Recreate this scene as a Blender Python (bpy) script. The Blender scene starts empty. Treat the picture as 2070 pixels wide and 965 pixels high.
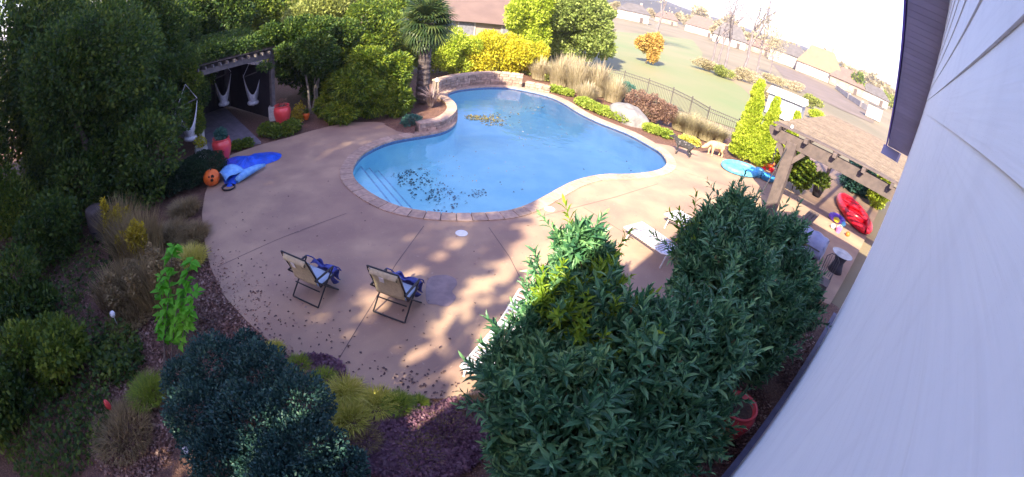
import bpy, bmesh, math, random
import numpy as np
from mathutils import Vector, Matrix, Euler
random.seed(7); RNG = np.random.default_rng(11)
sc = bpy.context.scene
COL = sc.collection
R = math.radians
# ------------------------------------------------------------------ camera
H = 5.6                                    # camera height above the patio
PITCH, ROLL, K1, K3 = R(30.64941647), R(8.71348375), 1.05485658, 0.06079455
cd = bpy.data.cameras.new('camera'); cd.type = 'PANO'; cd.panorama_type = 'FISHEYE_LENS_POLYNOMIAL'
cd.sensor_width = 20.7; cd.sensor_fit = 'HORIZONTAL'; cd.fisheye_fov = R(220)
cd.fisheye_polynomial_k0 = 0; cd.fisheye_polynomial_k1 = -K1 / 10; cd.fisheye_polynomial_k2 = 0
cd.fisheye_polynomial_k3 = -K3 / 1000; cd.fisheye_polynomial_k4 = 0
cd.shift_x = -29.5 / 2070; cd.clip_start = 0.01; cd.clip_end = 6000
cam = bpy.data.objects.new('camera', cd); COL.objects.link(cam); sc.camera = cam
def c2w(x, y, z):
    c, s = math.cos(ROLL), math.sin(ROLL); x, y = c*x - s*y, s*x + c*y
    c, s = math.cos(PITCH), math.sin(PITCH)
    return Vector((x, -z*c + y*s, z*s + y*c))
M = Matrix([c2w(1, 0, 0), c2w(0, 1, 0), c2w(0, 0, 1)]).transposed().to_4x4(); M.translation = (0, 0, H)
cam.matrix_world = M
def ray(px, py):                           # direction in which the lens sees a pixel of the 2070-wide photograph
    x, y = px - 1064.5, -(py - 482.5); r = math.hypot(x, y) + 1e-9
    th = K1*r/1000 + K3*(r/1000)**3
    return c2w(math.sin(th)*x/r, math.sin(th)*y/r, -math.cos(th))
def P(px, py, z=0.0):
    d = ray(px, py); t = (z - H)/d.z; return Vector((d.x*t, d.y*t, z))
def Zat(b, px, py):                        # height of a pixel's line of sight above ground point b
    d = ray(px, py); return H + d.z*math.hypot(b[0], b[1])/math.hypot(d.x, d.y)
# ------------------------------------------------------------------ light
SUN_AZ, SUN_EL = R(201), R(36)
w = bpy.data.worlds.new('World'); sc.world = w; w.use_nodes = True
nt = w.node_tree; bg = nt.nodes['Background']; sky = nt.nodes.new('ShaderNodeTexSky')
sky.sky_type = 'NISHITA'; sky.sun_disc = False; sky.sun_elevation = SUN_EL; sky.sun_rotation = SUN_AZ
sky.dust_density = 1.5; sky.ozone_density = 5.0; sky.altitude = 100
tint = nt.nodes.new('ShaderNodeMix'); tint.data_type = 'RGBA'; tint.blend_type = 'MULTIPLY'; tint.inputs['Factor'].default_value = 1; tint.inputs['B'].default_value = (1.28, .95, 1.0, 1)   # the slightly violet late-morning air of the photograph
nt.links.new(sky.outputs[0], tint.inputs['A']); nt.links.new(tint.outputs['Result'], bg.inputs[0]); bg.inputs[1].default_value = 0.15
sd = bpy.data.lights.new('sun', 'SUN'); sd.energy = 5.0; sd.angle = R(0.6); sd.color = (1.0, 0.88, 0.62)
so = bpy.data.objects.new('sun', sd); COL.objects.link(so)
LD = Vector((-math.sin(SUN_AZ)*math.cos(SUN_EL), -math.cos(SUN_AZ)*math.cos(SUN_EL), -math.sin(SUN_EL)))
so.rotation_euler = LD.to_track_quat('-Z', 'Y').to_euler()
sc.view_settings.view_transform = 'Standard'; sc.view_settings.look = 'None'
sc.view_settings.exposure = 1.8; sc.view_settings.gamma = 1.0
sc.cycles.max_bounces = 6; sc.cycles.transparent_max_bounces = 12; sc.cycles.diffuse_bounces = 3
sc.cycles.use_denoising = True
# house axes: U runs along the house wall away from the camera, N points into the house
UA = R(44.83); U = Vector((math.sin(UA), math.cos(UA), 0)); N = Vector((math.cos(UA), -math.sin(UA), 0))
def UL(u, lat, z=0.0): return U*u + N*lat + Vector((0, 0, z))

# ------------------------------------------------------------------ materials
def newmat(name):
    m = bpy.data.materials.new(name); m.use_nodes = True; t = m.node_tree; t.nodes.clear()
    o = t.nodes.new('ShaderNodeOutputMaterial'); return m, t, o
def nd(t, typ, **k):
    n = t.nodes.new(typ)
    for a, b in k.items(): setattr(n, a, b)
    return n
def mat(name, col, col2=None, rough=.7, scale=5., bump=.2, bscale=40., bdist=.01, metal=0., spec=.4, piece=.0, detail=4., lo=.35, hi=.65, speck=None, rv=0., coat=0.):
    m, t, o = newmat(name); L = t.links.new
    b = nd(t, 'ShaderNodeBsdfPrincipled'); L(b.outputs[0], o.inputs[0])
    b.inputs['Roughness'].default_value = rough; b.inputs['Metallic'].default_value = metal
    b.inputs['Specular IOR Level'].default_value = spec; b.inputs['Coat Weight'].default_value = coat
    g = nd(t, 'ShaderNodeNewGeometry')
    n = nd(t, 'ShaderNodeTexNoise'); n.inputs['Scale'].default_value = scale; n.inputs['Detail'].default_value = detail
    L(g.outputs['Position'], n.inputs['Vector'])
    r = nd(t, 'ShaderNodeValToRGB'); r.color_ramp.elements[0].position = lo; r.color_ramp.elements[1].position = hi
    col2 = col2 or tuple(c*.72 for c in col)
    r.color_ramp.elements[0].color = (*col2, 1); r.color_ramp.elements[1].color = (*col, 1)
    L(n.outputs['Fac'], r.inputs[0]); c = r.outputs[0]
    if speck:
        n2 = nd(t, 'ShaderNodeTexNoise'); n2.inputs['Scale'].default_value = speck[1]; n2.inputs['Detail'].default_value = 2; L(g.outputs['Position'], n2.inputs['Vector'])
        r2 = nd(t, 'ShaderNodeValToRGB'); r2.color_ramp.elements[0].position = speck[2]; r2.color_ramp.elements[1].position = speck[2] + .06; L(n2.outputs['Fac'], r2.inputs[0])
        mx = nd(t, 'ShaderNodeMix', data_type='RGBA'); L(r2.outputs[0], mx.inputs['Factor']); L(c, mx.inputs['A']); mx.inputs['B'].default_value = (*speck[0], 1); c = mx.outputs['Result']
    if piece:
        oi = nd(t, 'ShaderNodeObjectInfo'); mr = nd(t, 'ShaderNodeMapRange'); mr.inputs['To Min'].default_value = 1 - piece; mr.inputs['To Max'].default_value = 1 + piece
        L(oi.outputs['Random'], mr.inputs['Value']); hs = nd(t, 'ShaderNodeHueSaturation'); L(mr.outputs[0], hs.inputs['Value']); L(c, hs.inputs['Color']); c = hs.outputs[0]
    L(c, b.inputs['Base Color'])
    if bump:
        bn = nd(t, 'ShaderNodeTexNoise'); bn.inputs['Scale'].default_value = bscale; bn.inputs['Detail'].default_value = 5; L(g.outputs['Position'], bn.inputs['Vector'])
        bu = nd(t, 'ShaderNodeBump'); bu.inputs['Strength'].default_value = bump; bu.inputs['Distance'].default_value = bdist
        L(bn.outputs['Fac'], bu.inputs['Height']); L(bu.outputs[0], b.inputs['Normal'])
    return m
def leafmat(name, cols, trans=.35, rough=.5, spec=.3, patch=.35, pscale=1.2):
    """per-leaf colour from the island's random number, with broad patches of growth"""
    m, t, o = newmat(name); L = t.links.new
    g = nd(t, 'ShaderNodeNewGeometry'); n = nd(t, 'ShaderNodeTexNoise'); n.inputs['Scale'].default_value = pscale; n.inputs['Detail'].default_value = 3
    L(g.outputs['Position'], n.inputs['Vector'])
    ma = nd(t, 'ShaderNodeMath', operation='MULTIPLY_ADD'); ma.inputs[1].default_value = 1 - patch; L(g.outputs['Random Per Island'], ma.inputs[0])
    mr = nd(t, 'ShaderNodeMapRange'); mr.inputs['From Min'].default_value = .3; mr.inputs['From Max'].default_value = .7; mr.inputs['To Max'].default_value = patch; L(n.outputs['Fac'], mr.inputs['Value']); L(mr.outputs[0], ma.inputs[2])
    r = nd(t, 'ShaderNodeValToRGB'); e = r.color_ramp.elements
    while len(e) < len(cols): e.new(.5)
    for i, c in enumerate(cols): e[i].position = i/(len(cols) - 1); e[i].color = (*c, 1)
    L(ma.outputs[0], r.inputs[0])
    b = nd(t, 'ShaderNodeBsdfPrincipled'); b.inputs['Roughness'].default_value = rough; b.inputs['Specular IOR Level'].default_value = spec; L(r.outputs[0], b.inputs['Base Color'])
    tr = nd(t, 'ShaderNodeBsdfTranslucent'); hs = nd(t, 'ShaderNodeHueSaturation'); hs.inputs['Value'].default_value = 1.3; hs.inputs['Hue'].default_value = .49; L(r.outputs[0], hs.inputs['Color']); L(hs.outputs[0], tr.inputs[0])
    mx = nd(t, 'ShaderNodeMixShader'); mx.inputs[0].default_value = trans; L(b.outputs[0], mx.inputs[1]); L(tr.outputs[0], mx.inputs[2]); L(mx.outputs[0], o.inputs[0])
    return m
def watermat():
    m, t, o = newmat('pool_water'); L = t.links.new
    g = nd(t, 'ShaderNodeNewGeometry'); n = nd(t, 'ShaderNodeTexNoise'); n.inputs['Scale'].default_value = 2.2; n.inputs['Detail'].default_value = 2; L(g.outputs['Position'], n.inputs['Vector'])
    bu = nd(t, 'ShaderNodeBump'); bu.inputs['Strength'].default_value = .3; bu.inputs['Distance'].default_value = .05; L(n.outputs['Fac'], bu.inputs['Height'])
    fr = nd(t, 'ShaderNodeFresnel'); fr.inputs['IOR'].default_value = 1.33; L(bu.outputs[0], fr.inputs['Normal'])
    tp = nd(t, 'ShaderNodeBsdfTransparent'); tp.inputs[0].default_value = (.88, .985, .99, 1)
    gl = nd(t, 'ShaderNodeBsdfGlossy'); gl.inputs['Roughness'].default_value = .02; L(bu.outputs[0], gl.inputs['Normal'])
    mx = nd(t, 'ShaderNodeMixShader'); L(fr.outputs[0], mx.inputs[0]); L(tp.outputs[0], mx.inputs[1]); L(gl.outputs[0], mx.inputs[2]); L(mx.outputs[0], o.inputs[0])
    return m
MT = {}
def m_(k, *a, **kw): MT[k] = mat(k, *a, **kw); return MT[k]
m_('concrete', (.44, .30, .205), (.31, .205, .155), rough=.75, scale=.9, bump=.15, bscale=60, detail=8, speck=((.27, .165, .14), 9., .68))
m_('joint', (.13, .09, .09)); m_('wet', (.27, .19, .19), rough=.25, bump=0)
m_('coping', (.50, .35, .26), (.36, .25, .20), scale=9, piece=.16, bump=.3, bscale=50)
m_('stone', (.42, .30, .235), (.26, .18, .15), scale=8, piece=.3, bump=.8, bscale=25, bdist=.03)
m_('mortar', (.22, .18, .16)); m_('plaster', (.52, .90, .97), (.40, .80, .93), scale=1.2, bump=.05, rough=.5)
m_('tileband', (.22, .33, .52), (.12, .2, .4), scale=14, rough=.3, bump=0)
m_('step_edge', (.35, .58, .8), rough=.4, bump=0)
m_('mulch', (.22, .115, .08), (.10, .05, .045), scale=18, bump=1, bscale=35, bdist=.05, speck=((.34, .22, .2), 40, .63))
m_('soil', (.13, .085, .06), (.06, .04, .03), scale=8, bump=1, bscale=22, bdist=.06)
m_('field', (.26, .205, .135), (.17, .145, .09), scale=.06, bump=.3, bscale=3, detail=8)
m_('lawn', (.17, .205, .09), (.23, .215, .115), scale=.09, bump=.4, bscale=6, detail=8)
m_('plough', (.19, .145, .12), (.15, .115, .09), scale=.2); m_('hill', (.085, .075, .075), (.05, .05, .05), scale=.02, detail=8)
m_('siding', (.87, .85, .88), (.84, .82, .86), scale=3, bump=.25, bscale=18, bdist=.004, piece=.012, rough=.6)
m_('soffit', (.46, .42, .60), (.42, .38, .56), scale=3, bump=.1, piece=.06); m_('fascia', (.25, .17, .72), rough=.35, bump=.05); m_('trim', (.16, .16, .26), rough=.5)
m_('shingle', (.2, .18, .17), (.12, .11, .1), scale=6, piece=.1)
m_('pergwood', (.13, .10, .095), (.09, .07, .07), scale=5, bump=.5, bscale=22, piece=.1)  # wood darkened to stand in for shade on the beam and post faces
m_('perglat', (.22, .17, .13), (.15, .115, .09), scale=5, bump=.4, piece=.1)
m_('darkwood', (.10, .075, .07), (.06, .045, .045), scale=6); m_('arborshade', (.03, .022, .03), (.02, .016, .024)); m_('greywood', (.17, .15, .15), (.11, .10, .11), scale=6, bump=.5)  # near-black board colour stands in for shade inside the arbor
m_('deck', (.21, .18, .21), (.15, .13, .16), scale=3, piece=.12, bump=.3); m_('black', (.02, .02, .028), rough=.4, bump=0); m_('iron', (.10, .09, .09), rough=.5, bump=.1)
m_('redpot', (.80, .085, .09), (.68, .06, .065), rough=.3, scale=3, bump=.05, coat=.3); m_('ivory', (.62, .6, .56), (.45, .44, .42), scale=12)
m_('fabbeige', (.62, .55, .38), (.52, .46, .32), scale=20, bump=.3, bscale=150); m_('fabblue', (.42, .50, .62), (.36, .44, .56), scale=20, bump=.3, bscale=150); m_('navy', (.06, .08, .36), (.03, .04, .2), scale=14, bump=.8, bscale=12, bdist=.03)
m_('strapwhite', (.62, .64, .72), (.30, .33, .44), scale=26, lo=.42, hi=.52, bump=.3); m_('white', (.82, .82, .84), (.74, .74, .78), rough=.45, scale=10, bump=.1); m_('cottonwhite', (.78, .76, .80), (.55, .53, .6), scale=14, bump=.5, bscale=30, bdist=.02)
m_('bluetarp', (.02, .12, .78), (.015, .07, .5), rough=.3, scale=5, bump=.8, bscale=7, bdist=.05); m_('palebluetarp', (.22, .5, .86), (.12, .34, .8), rough=.3, scale=7, bump=.5, bscale=8, bdist=.04)
m_('skyfloat', (.14, .48, .80), (.08, .36, .7), rough=.3, scale=6, bump=.3, bscale=8); m_('bluetub', (.06, .33, .72), rough=.35, scale=4); m_('orange', (.85, .17, .03), (.7, .12, .02), rough=.4, scale=5); m_('hole', (.02, .005, .0), bump=0)
m_('redfloat', (.8, .02, .04), (.6, .01, .03), rough=.3, scale=6); m_('yellow', (.8, .6, .04), rough=.4); m_('pink', (.8, .2, .5), rough=.4); m_('purple', (.2, .08, .6), rough=.4)
m_('grillcover', (.33, .35, .48), (.24, .26, .4), scale=5, bump=.6, bscale=9, bdist=.03, rough=.45); m_('wicker', (.05, .045, .07), (.03, .03, .04), scale=30, bump=.8, bscale=60)
m_('glass', (.55, .58, .62), rough=.08, bump=0, spec=.8); m_('pane', (.2, .2, .24), rough=.1, bump=0, spec=.8)
m_('bark', (.16, .12, .10), (.09, .07, .06), scale=9, bump=1, bscale=20, bdist=.03); m_('palebark', (.32, .28, .24), (.2, .18, .16), scale=9, bump=.7); m_('greybark', (.20, .17, .18), (.14, .12, .13), scale=2, bump=0)
m_('palmbark', (.10, .075, .075), (.05, .04, .045), scale=12, bump=1, bscale=25, bdist=.05); m_('boulder', (.23, .215, .22), (.15, .145, .155), scale=3, bump=.7, bscale=10, bdist=.05)
m_('housewhite', (.42, .385, .36), scale=.5, bump=0); m_('housetan', (.28, .225, .18), scale=.5, bump=0); m_('roofpink', (.17, .115, .10), (.14, .095, .085), scale=.8); m_('roofgrey', (.12, .11, .115), scale=.8); m_('rooforange', (.25, .15, .095), (.2, .125, .085), scale=.8)
m_('shedblue', (.28, .31, .38), scale=1); m_('furblack', (.04, .038, .045), (.02, .02, .02), scale=20, rough=.9, bump=.6, bscale=50, speck=((.2, .18, .2), 9, .6)); m_('furtan', (.62, .42, .25), (.5, .33, .18), scale=9, rough=.9, bump=.6, bscale=50)
m_('deadleaf', (.11, .06, .055), (.06, .035, .045), scale=30, bump=0); m_('sunkleaf', (.13, .19, .23), (.06, .09, .12), scale=9, bump=0); m_('paleleaf_glint', (.45, .34, .28), (.25, .15, .14), scale=30, bump=0)
MT['water'] = watermat()
def grain(m):
    # brushed grain and faint weathering that run along the lap boards
    t = m.node_tree; L = t.links.new; b = next(n for n in t.nodes if n.type == 'BSDF_PRINCIPLED'); g = nd(t, 'ShaderNodeNewGeometry')
    a = nd(t, 'ShaderNodeMapping'); a.inputs['Rotation'].default_value = (0, 0, -(math.pi/2 - UA)); c = nd(t, 'ShaderNodeMapping'); c.inputs['Scale'].default_value = (1.6, 1, 70)
    n = nd(t, 'ShaderNodeTexNoise'); n.inputs['Scale'].default_value = 1.5; n.inputs['Detail'].default_value = 7; L(g.outputs['Position'], a.inputs['Vector']); L(a.outputs[0], c.inputs['Vector']); L(c.outputs[0], n.inputs['Vector'])
    d = nd(t, 'ShaderNodeMapping'); d.inputs['Scale'].default_value = (7, 1, 1.2); n2 = nd(t, 'ShaderNodeTexNoise'); n2.inputs['Scale'].default_value = 1.2; n2.inputs['Detail'].default_value = 6; L(a.outputs[0], d.inputs['Vector']); L(d.outputs[0], n2.inputs['Vector'])
    src = b.inputs['Base Color'].links[0].from_socket
    for fac, lo, hi, k in ((n.outputs['Fac'], .48, .62, .08), (n2.outputs['Fac'], .52, .72, .16)):
        r = nd(t, 'ShaderNodeMapRange'); r.inputs['From Min'].default_value = lo; r.inputs['From Max'].default_value = hi; r.inputs['To Max'].default_value = k; L(fac, r.inputs['Value'])
        mx = nd(t, 'ShaderNodeMix', data_type='RGBA'); L(r.outputs[0], mx.inputs['Factor']); L(src, mx.inputs['A']); mx.inputs['B'].default_value = (.50, .47, .50, 1); src = mx.outputs['Result']
    L(src, b.inputs['Base Color']); bu = nd(t, 'ShaderNodeBump'); bu.inputs['Strength'].default_value = .5; bu.inputs['Distance'].default_value = .002; L(n.outputs['Fac'], bu.inputs['Height']); L(bu.outputs[0], b.inputs['Normal'])
grain(MT['siding'])
def lm(k, *a, **kw): MT[k] = leafmat(k, *a, **kw)
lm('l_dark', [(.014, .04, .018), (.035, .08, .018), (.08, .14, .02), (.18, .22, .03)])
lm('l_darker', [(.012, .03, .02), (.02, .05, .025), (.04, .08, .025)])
lm('l_mid', [(.025, .06, .015), (.07, .13, .02), (.16, .23, .025), (.30, .33, .04)])
lm('l_arch', [(.04, .09, .025), (.11, .19, .025), (.25, .33, .03), (.46, .48, .05)], rough=.4)
lm('l_olive', [(.14, .18, .05), (.26, .30, .08), (.40, .42, .12)])
lm('l_tree', [(.12, .18, .04), (.25, .32, .08), (.38, .43, .14)])
lm('l_yellow', [(.26, .29, .02), (.54, .50, .03), (.74, .64, .06)])
lm('l_lime', [(.18, .28, .02), (.38, .47, .04), (.56, .60, .10)])
lm('l_cover', [(.14, .23, .03), (.28, .36, .05), (.42, .46, .10)])
lm('l_laurel', [(.016, .07, .035), (.06, .18, .085), (.15, .33, .15), (.32, .50, .18)], rough=.38, spec=.5, trans=.25)
lm('l_laurelsunlit', [(.10, .20, .02), (.22, .34, .03), (.34, .44, .04)], rough=.4, trans=.35)  # brighter yellow-green leaves that paint sunlight onto some laurel sprays
lm('l_holly', [(.008, .035, .038), (.02, .065, .06), (.045, .11, .095), (.08, .17, .10)], rough=.5, spec=.3, trans=.15)
lm('l_bright', [(.04, .24, .02), (.12, .44, .03), (.34, .62, .06)], trans=.4)
lm('l_goldenseed', [(.18, .15, .02), (.42, .34, .03), (.68, .56, .04)])
lm('l_floating', [(.05, .06, .02), (.16, .14, .05), (.30, .26, .12)])
lm('l_drygrass', [(.27, .21, .13), (.43, .37, .24), (.58, .52, .38)], trans=.3)
lm('l_tangrass', [(.15, .115, .06), (.29, .22, .11), (.46, .36, .17)], trans=.3)
lm('l_yellowgrass', [(.26, .27, .04), (.52, .50, .08), (.74, .66, .22)], trans=.3)
lm('l_greengrass', [(.10, .17, .03), (.24, .33, .04), (.42, .48, .06)], trans=.3)
lm('l_red', [(.13, .075, .06), (.22, .13, .10), (.36, .25, .18)])
lm('l_purple', [(.10, .05, .09), (.20, .10, .15), (.34, .21, .25)])
lm('l_orange', [(.34, .24, .07), (.56, .36, .10), (.50, .46, .16)])
lm('l_phorm', [(.14, .09, .10), (.26, .19, .20), (.38, .32, .32)])
lm('l_palm', [(.02, .05, .025), (.05, .09, .03), (.12, .15, .04)], rough=.4)
lm('l_scrub', [(.26, .22, .13), (.40, .35, .22), (.50, .46, .28)])
lm('l_bluegreen', [(.03, .10, .09), (.06, .16, .13), (.12, .25, .18)])
lm('l_litter', [(.07, .04, .035), (.17, .09, .075), (.32, .19, .15), (.56, .42, .36)], trans=.1)

# ------------------------------------------------------------------ builders
def wloc(o):
    v = Vector((0, 0, 0))
    while o is not None: v = v + o.location; o = o.parent
    return v
def link(name, me, m, parent=None, smooth=False, label=None, kind=None):
    if m is not None and not me.materials: me.materials.append(m)
    o = bpy.data.objects.new(name, me); COL.objects.link(o)
    if parent is not None: o.parent = parent
    if smooth: me.shade_smooth()
    if label: o['label'] = label
    if kind: o['kind'] = kind
    return o
def tag(o, label, cat, group=None, kind=None):
    o['label'] = label; o['category'] = cat
    if group: o['group'] = group
    if kind: o['kind'] = kind
    return o
def thing(name, label, cat, loc=(0, 0, 0), group=None, rz=0.):
    o = bpy.data.objects.new(name, None); COL.objects.link(o); o.location = loc; o.rotation_euler = (0, 0, rz); o.empty_display_size = .2
    return tag(o, label, cat, group)
def structure(o, label, cat='ground'):
    o['kind'] = 'structure'; o['label'] = label; o['category'] = cat; return o
class MB:
    def __init__(s): s.v = []; s.f = []
    def add(s, vs, fs):
        o = len(s.v); s.v += [Vector(v) for v in vs]; s.f += [tuple(i + o for i in f) for f in fs]; return s
    def box(s, c, d, rz=0., rot=None):
        m = rot if rot is not None else Matrix.Rotation(rz, 3, 'Z'); c = Vector(c)
        vs = [c + m @ Vector((sx*d[0]/2, sy*d[1]/2, sz*d[2]/2)) for sx in (-1, 1) for sy in (-1, 1) for sz in (-1, 1)]
        return s.add(vs, [(0, 1, 3, 2), (4, 6, 7, 5), (0, 4, 5, 1), (2, 3, 7, 6), (0, 2, 6, 4), (1, 5, 7, 3)])
    def bar(s, a, b, wd, ht, up=Vector((0, 0, 1))):
        a = Vector(a); b = Vector(b); d = (b - a); l = d.length; d.normalize(); x = d.cross(up).normalized(); z = x.cross(d)
        return s.box((a + b)/2, (l, wd, ht), rot=Matrix([d, x, z]).transposed())
    def tube(s, pts, rad, n=8, caps=True):
        pts = [Vector(p) for p in pts]; k = len(pts)
        if not hasattr(rad, '__len__'): rad = [rad]*k
        o = len(s.v); ref = Vector((.3, .5, .81)).normalized(); prev = None
        for i, p in enumerate(pts):
            d = (pts[min(i + 1, k - 1)] - pts[max(i - 1, 0)]).normalized()
            x = d.cross(ref) if prev is None else prev - d*prev.dot(d)
            if x.length < 1e-4: x = d.orthogonal()
            x.normalize(); prev = x; y = d.cross(x)
            for j in range(n):
                a = 2*math.pi*j/n; s.v.append(p + (x*math.cos(a) + y*math.sin(a))*rad[i])
        for i in range(k - 1):
            for j in range(n): j2 = (j + 1) % n; s.f.append((o + i*n + j, o + i*n + j2, o + (i + 1)*n + j2, o + (i + 1)*n + j))
        if caps: s.f.append(tuple(o + j for j in reversed(range(n)))); s.f.append(tuple(o + (k - 1)*n + j for j in range(n)))
        return s
    def lathe(s, prof, n=20, c=(0, 0, 0)):
        c = Vector(c); o = len(s.v)
        for r_, z in prof:
            for j in range(n): a = 2*math.pi*j/n; s.v.append(c + Vector((r_*math.cos(a), r_*math.sin(a), z)))
        for i in range(len(prof) - 1):
            for j in range(n): j2 = (j + 1) % n; s.f.append((o + i*n + j, o + i*n + j2, o + (i + 1)*n + j2, o + (i + 1)*n + j))
        s.f.append(tuple(o + j for j in reversed(range(n)))); s.f.append(tuple(o + (len(prof) - 1)*n + j for j in range(n))); return s
    def prism(s, poly, z0, z1):
        n = len(poly); vs = [(p[0], p[1], z0) for p in poly] + [(p[0], p[1], z1) for p in poly]
        return s.add(vs, [tuple(reversed(range(n))), tuple(range(n, 2*n))] + [(i, (i + 1) % n, n + (i + 1) % n, n + i) for i in range(n)])
    def grid(s, fn, nu, nv):
        return s.add([fn(i/nu, j/nv) for i in range(nu + 1) for j in range(nv + 1)], [(i*(nv + 1) + j, (i + 1)*(nv + 1) + j, (i + 1)*(nv + 1) + j + 1, i*(nv + 1) + j + 1) for i in range(nu) for j in range(nv)])
    def build(s, name, m, parent=None, smooth=False, bevel=0., label=None, kind=None, local=False, solid=0.):
        off = Vector((0, 0, 0)) if (local or parent is None) else wloc(parent)
        me = bpy.data.meshes.new(name); me.from_pydata([tuple(v - off) for v in s.v], [], s.f); me.update()
        o = link(name, me, MT[m] if isinstance(m, str) else m, parent, smooth, label, kind)
        if solid: q = o.modifiers.new('solid', 'SOLIDIFY'); q.thickness = solid; q.offset = 0
        if bevel: q = o.modifiers.new('bevel', 'BEVEL'); q.width = bevel; q.segments = 2
        return o
def np_mesh(name, V, F, m, parent=None, smooth=False, kind='stuff', label=None, local=False):
    if parent is not None and not local: V = V - np.array(wloc(parent))
    me = bpy.data.meshes.new(name); nv, nf, k = len(V), len(F), F.shape[1]
    me.vertices.add(nv); me.vertices.foreach_set('co', np.ascontiguousarray(V, np.float32).ravel())
    me.loops.add(nf*k); me.loops.foreach_set('vertex_index', np.ascontiguousarray(F, np.int32).ravel())
    me.polygons.add(nf); me.polygons.foreach_set('loop_start', np.arange(0, nf*k, k, dtype=np.int32)); me.update(calc_edges=True)
    return link(name, me, MT[m] if isinstance(m, str) else m, parent, smooth, label, kind)
def unit(a): return a/(np.linalg.norm(a, axis=1, keepdims=True) + 1e-9)
def leaf_geo(p, d, nrm, L, W, fold=.12, droop=.12):
    """folded pointed leaves: four corners, two triangles each"""
    d = unit(d); s = unit(np.cross(d, nrm)); nn = np.cross(s, d); L = L[:, None]; W = W[:, None]
    v = np.stack([p, p + .45*L*d + W*s + fold*L*nn, p + L*d - droop*L*nn, p + .45*L*d - W*s + fold*L*nn], 1).reshape(-1, 3)
    i = np.arange(len(p))[:, None]*4; return v, np.concatenate([i + np.array([[0, 1, 2]]), i + np.array([[0, 2, 3]])], 0)
def clump_pts(n, C, Rr, shell=.55):
    """points in the outer shell of a set of ellipsoidal clumps"""
    C = np.array(C, float); Rr = np.array(Rr, float); wgt = (Rr[:, 0]*Rr[:, 2])**1.0; k = RNG.choice(len(C), n, p=wgt/wgt.sum())
    o = unit(RNG.normal(size=(n, 3))); r = shell + (1 - shell)*RNG.random(n)**.6
    r *= 1 + .16*np.sin(o[:, 0]*7 + k*1.7)*np.cos(o[:, 2]*6 + k)
    p = C[k] + o*Rr[k]*r[:, None]; ok = p[:, 2] > .03; return p[ok], o[ok]
def leaves(name, n, C, Rr, L, Wr, m, parent, shell=.55, mix=(1., .9, .35), fold=.12, droop=.12, jit=.35, label=None, kind='stuff'):
    p, o = clump_pts(n, C, Rr, shell); n = len(p)
    d = o*mix[0] + RNG.normal(size=(n, 3))*mix[1]*.6 + np.array([0, 0, mix[2]]); nr = o*.6 + RNG.normal(size=(n, 3))*.6 + np.array([0, 0, .8])
    LL = L*(1 - jit + 2*jit*RNG.random(n)); v, f = leaf_geo(p, d, nr, LL, LL*Wr, fold, droop)
    return np_mesh(name, v, f, m, parent, kind=kind, label=label)
def blades(name, n, c, rad, h, wd, m, parent, lean=.5, jit=.35, flat=False, kind='stuff', label=None, elong=(1, 1), rot=0.):
    """grass blades arching out of a tuft"""
    a = RNG.random(n)*2*math.pi; r = np.sqrt(RNG.random(n)); q = np.stack([np.cos(a)*elong[0], np.sin(a)*elong[1], 0*a], 1)
    cr, sr = math.cos(rot), math.sin(rot); q = np.stack([q[:, 0]*cr - q[:, 1]*sr, q[:, 0]*sr + q[:, 1]*cr, q[:, 2]], 1)
    p = np.array(c) + q*(r*rad)[:, None]; out = unit(q*r[:, None] + RNG.normal(size=(n, 3))*.35*np.array([1, 1, 0]))
    hh = h*(1 - jit + 2*jit*RNG.random(n))*(1 - .25*r); s = unit(np.cross(out, np.array([0, 0, 1.])) + RNG.normal(size=(n, 3))*.2)
    Z = np.array([0, 0, 1.]); le = (lean*(.3 + r))[:, None]; hh = hh[:, None]
    m1 = p + Z*hh*.55 + out*hh*le*.25; t = p + Z*hh*(1 - .3*le) + out*hh*le*.9; w2 = wd/2
    v = np.stack([p - s*w2, p + s*w2, m1 + s*w2*.9, m1 - s*w2*.9, t], 1).reshape(-1, 3); i = np.arange(n)[:, None]*5
    f = np.concatenate([i + np.array([[0, 1, 2]]), i + np.array([[0, 2, 3]]), i + np.array([[3, 2, 4]])], 0)
    return np_mesh(name, v, f, m, parent, kind=kind, label=label)
def rnd(a, b): return random.uniform(a, b)
def limb(a, b, r0, r1, name, m, parent, wob=.12, n=6, seg=5):
    a = Vector(a); b = Vector(b); pts = []; l = (b - a).length
    for i in range(seg + 1):
        t = i/seg; pts.append(a.lerp(b, t) + (Vector((rnd(-1, 1), rnd(-1, 1), rnd(-.4, .4)))*wob*l*.3 if 0 < i < seg else Vector()))
    return MB().tube(pts, [r0 + (r1 - r0)*i/seg for i in range(seg + 1)], n).build(name, m, parent, smooth=True)
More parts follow.
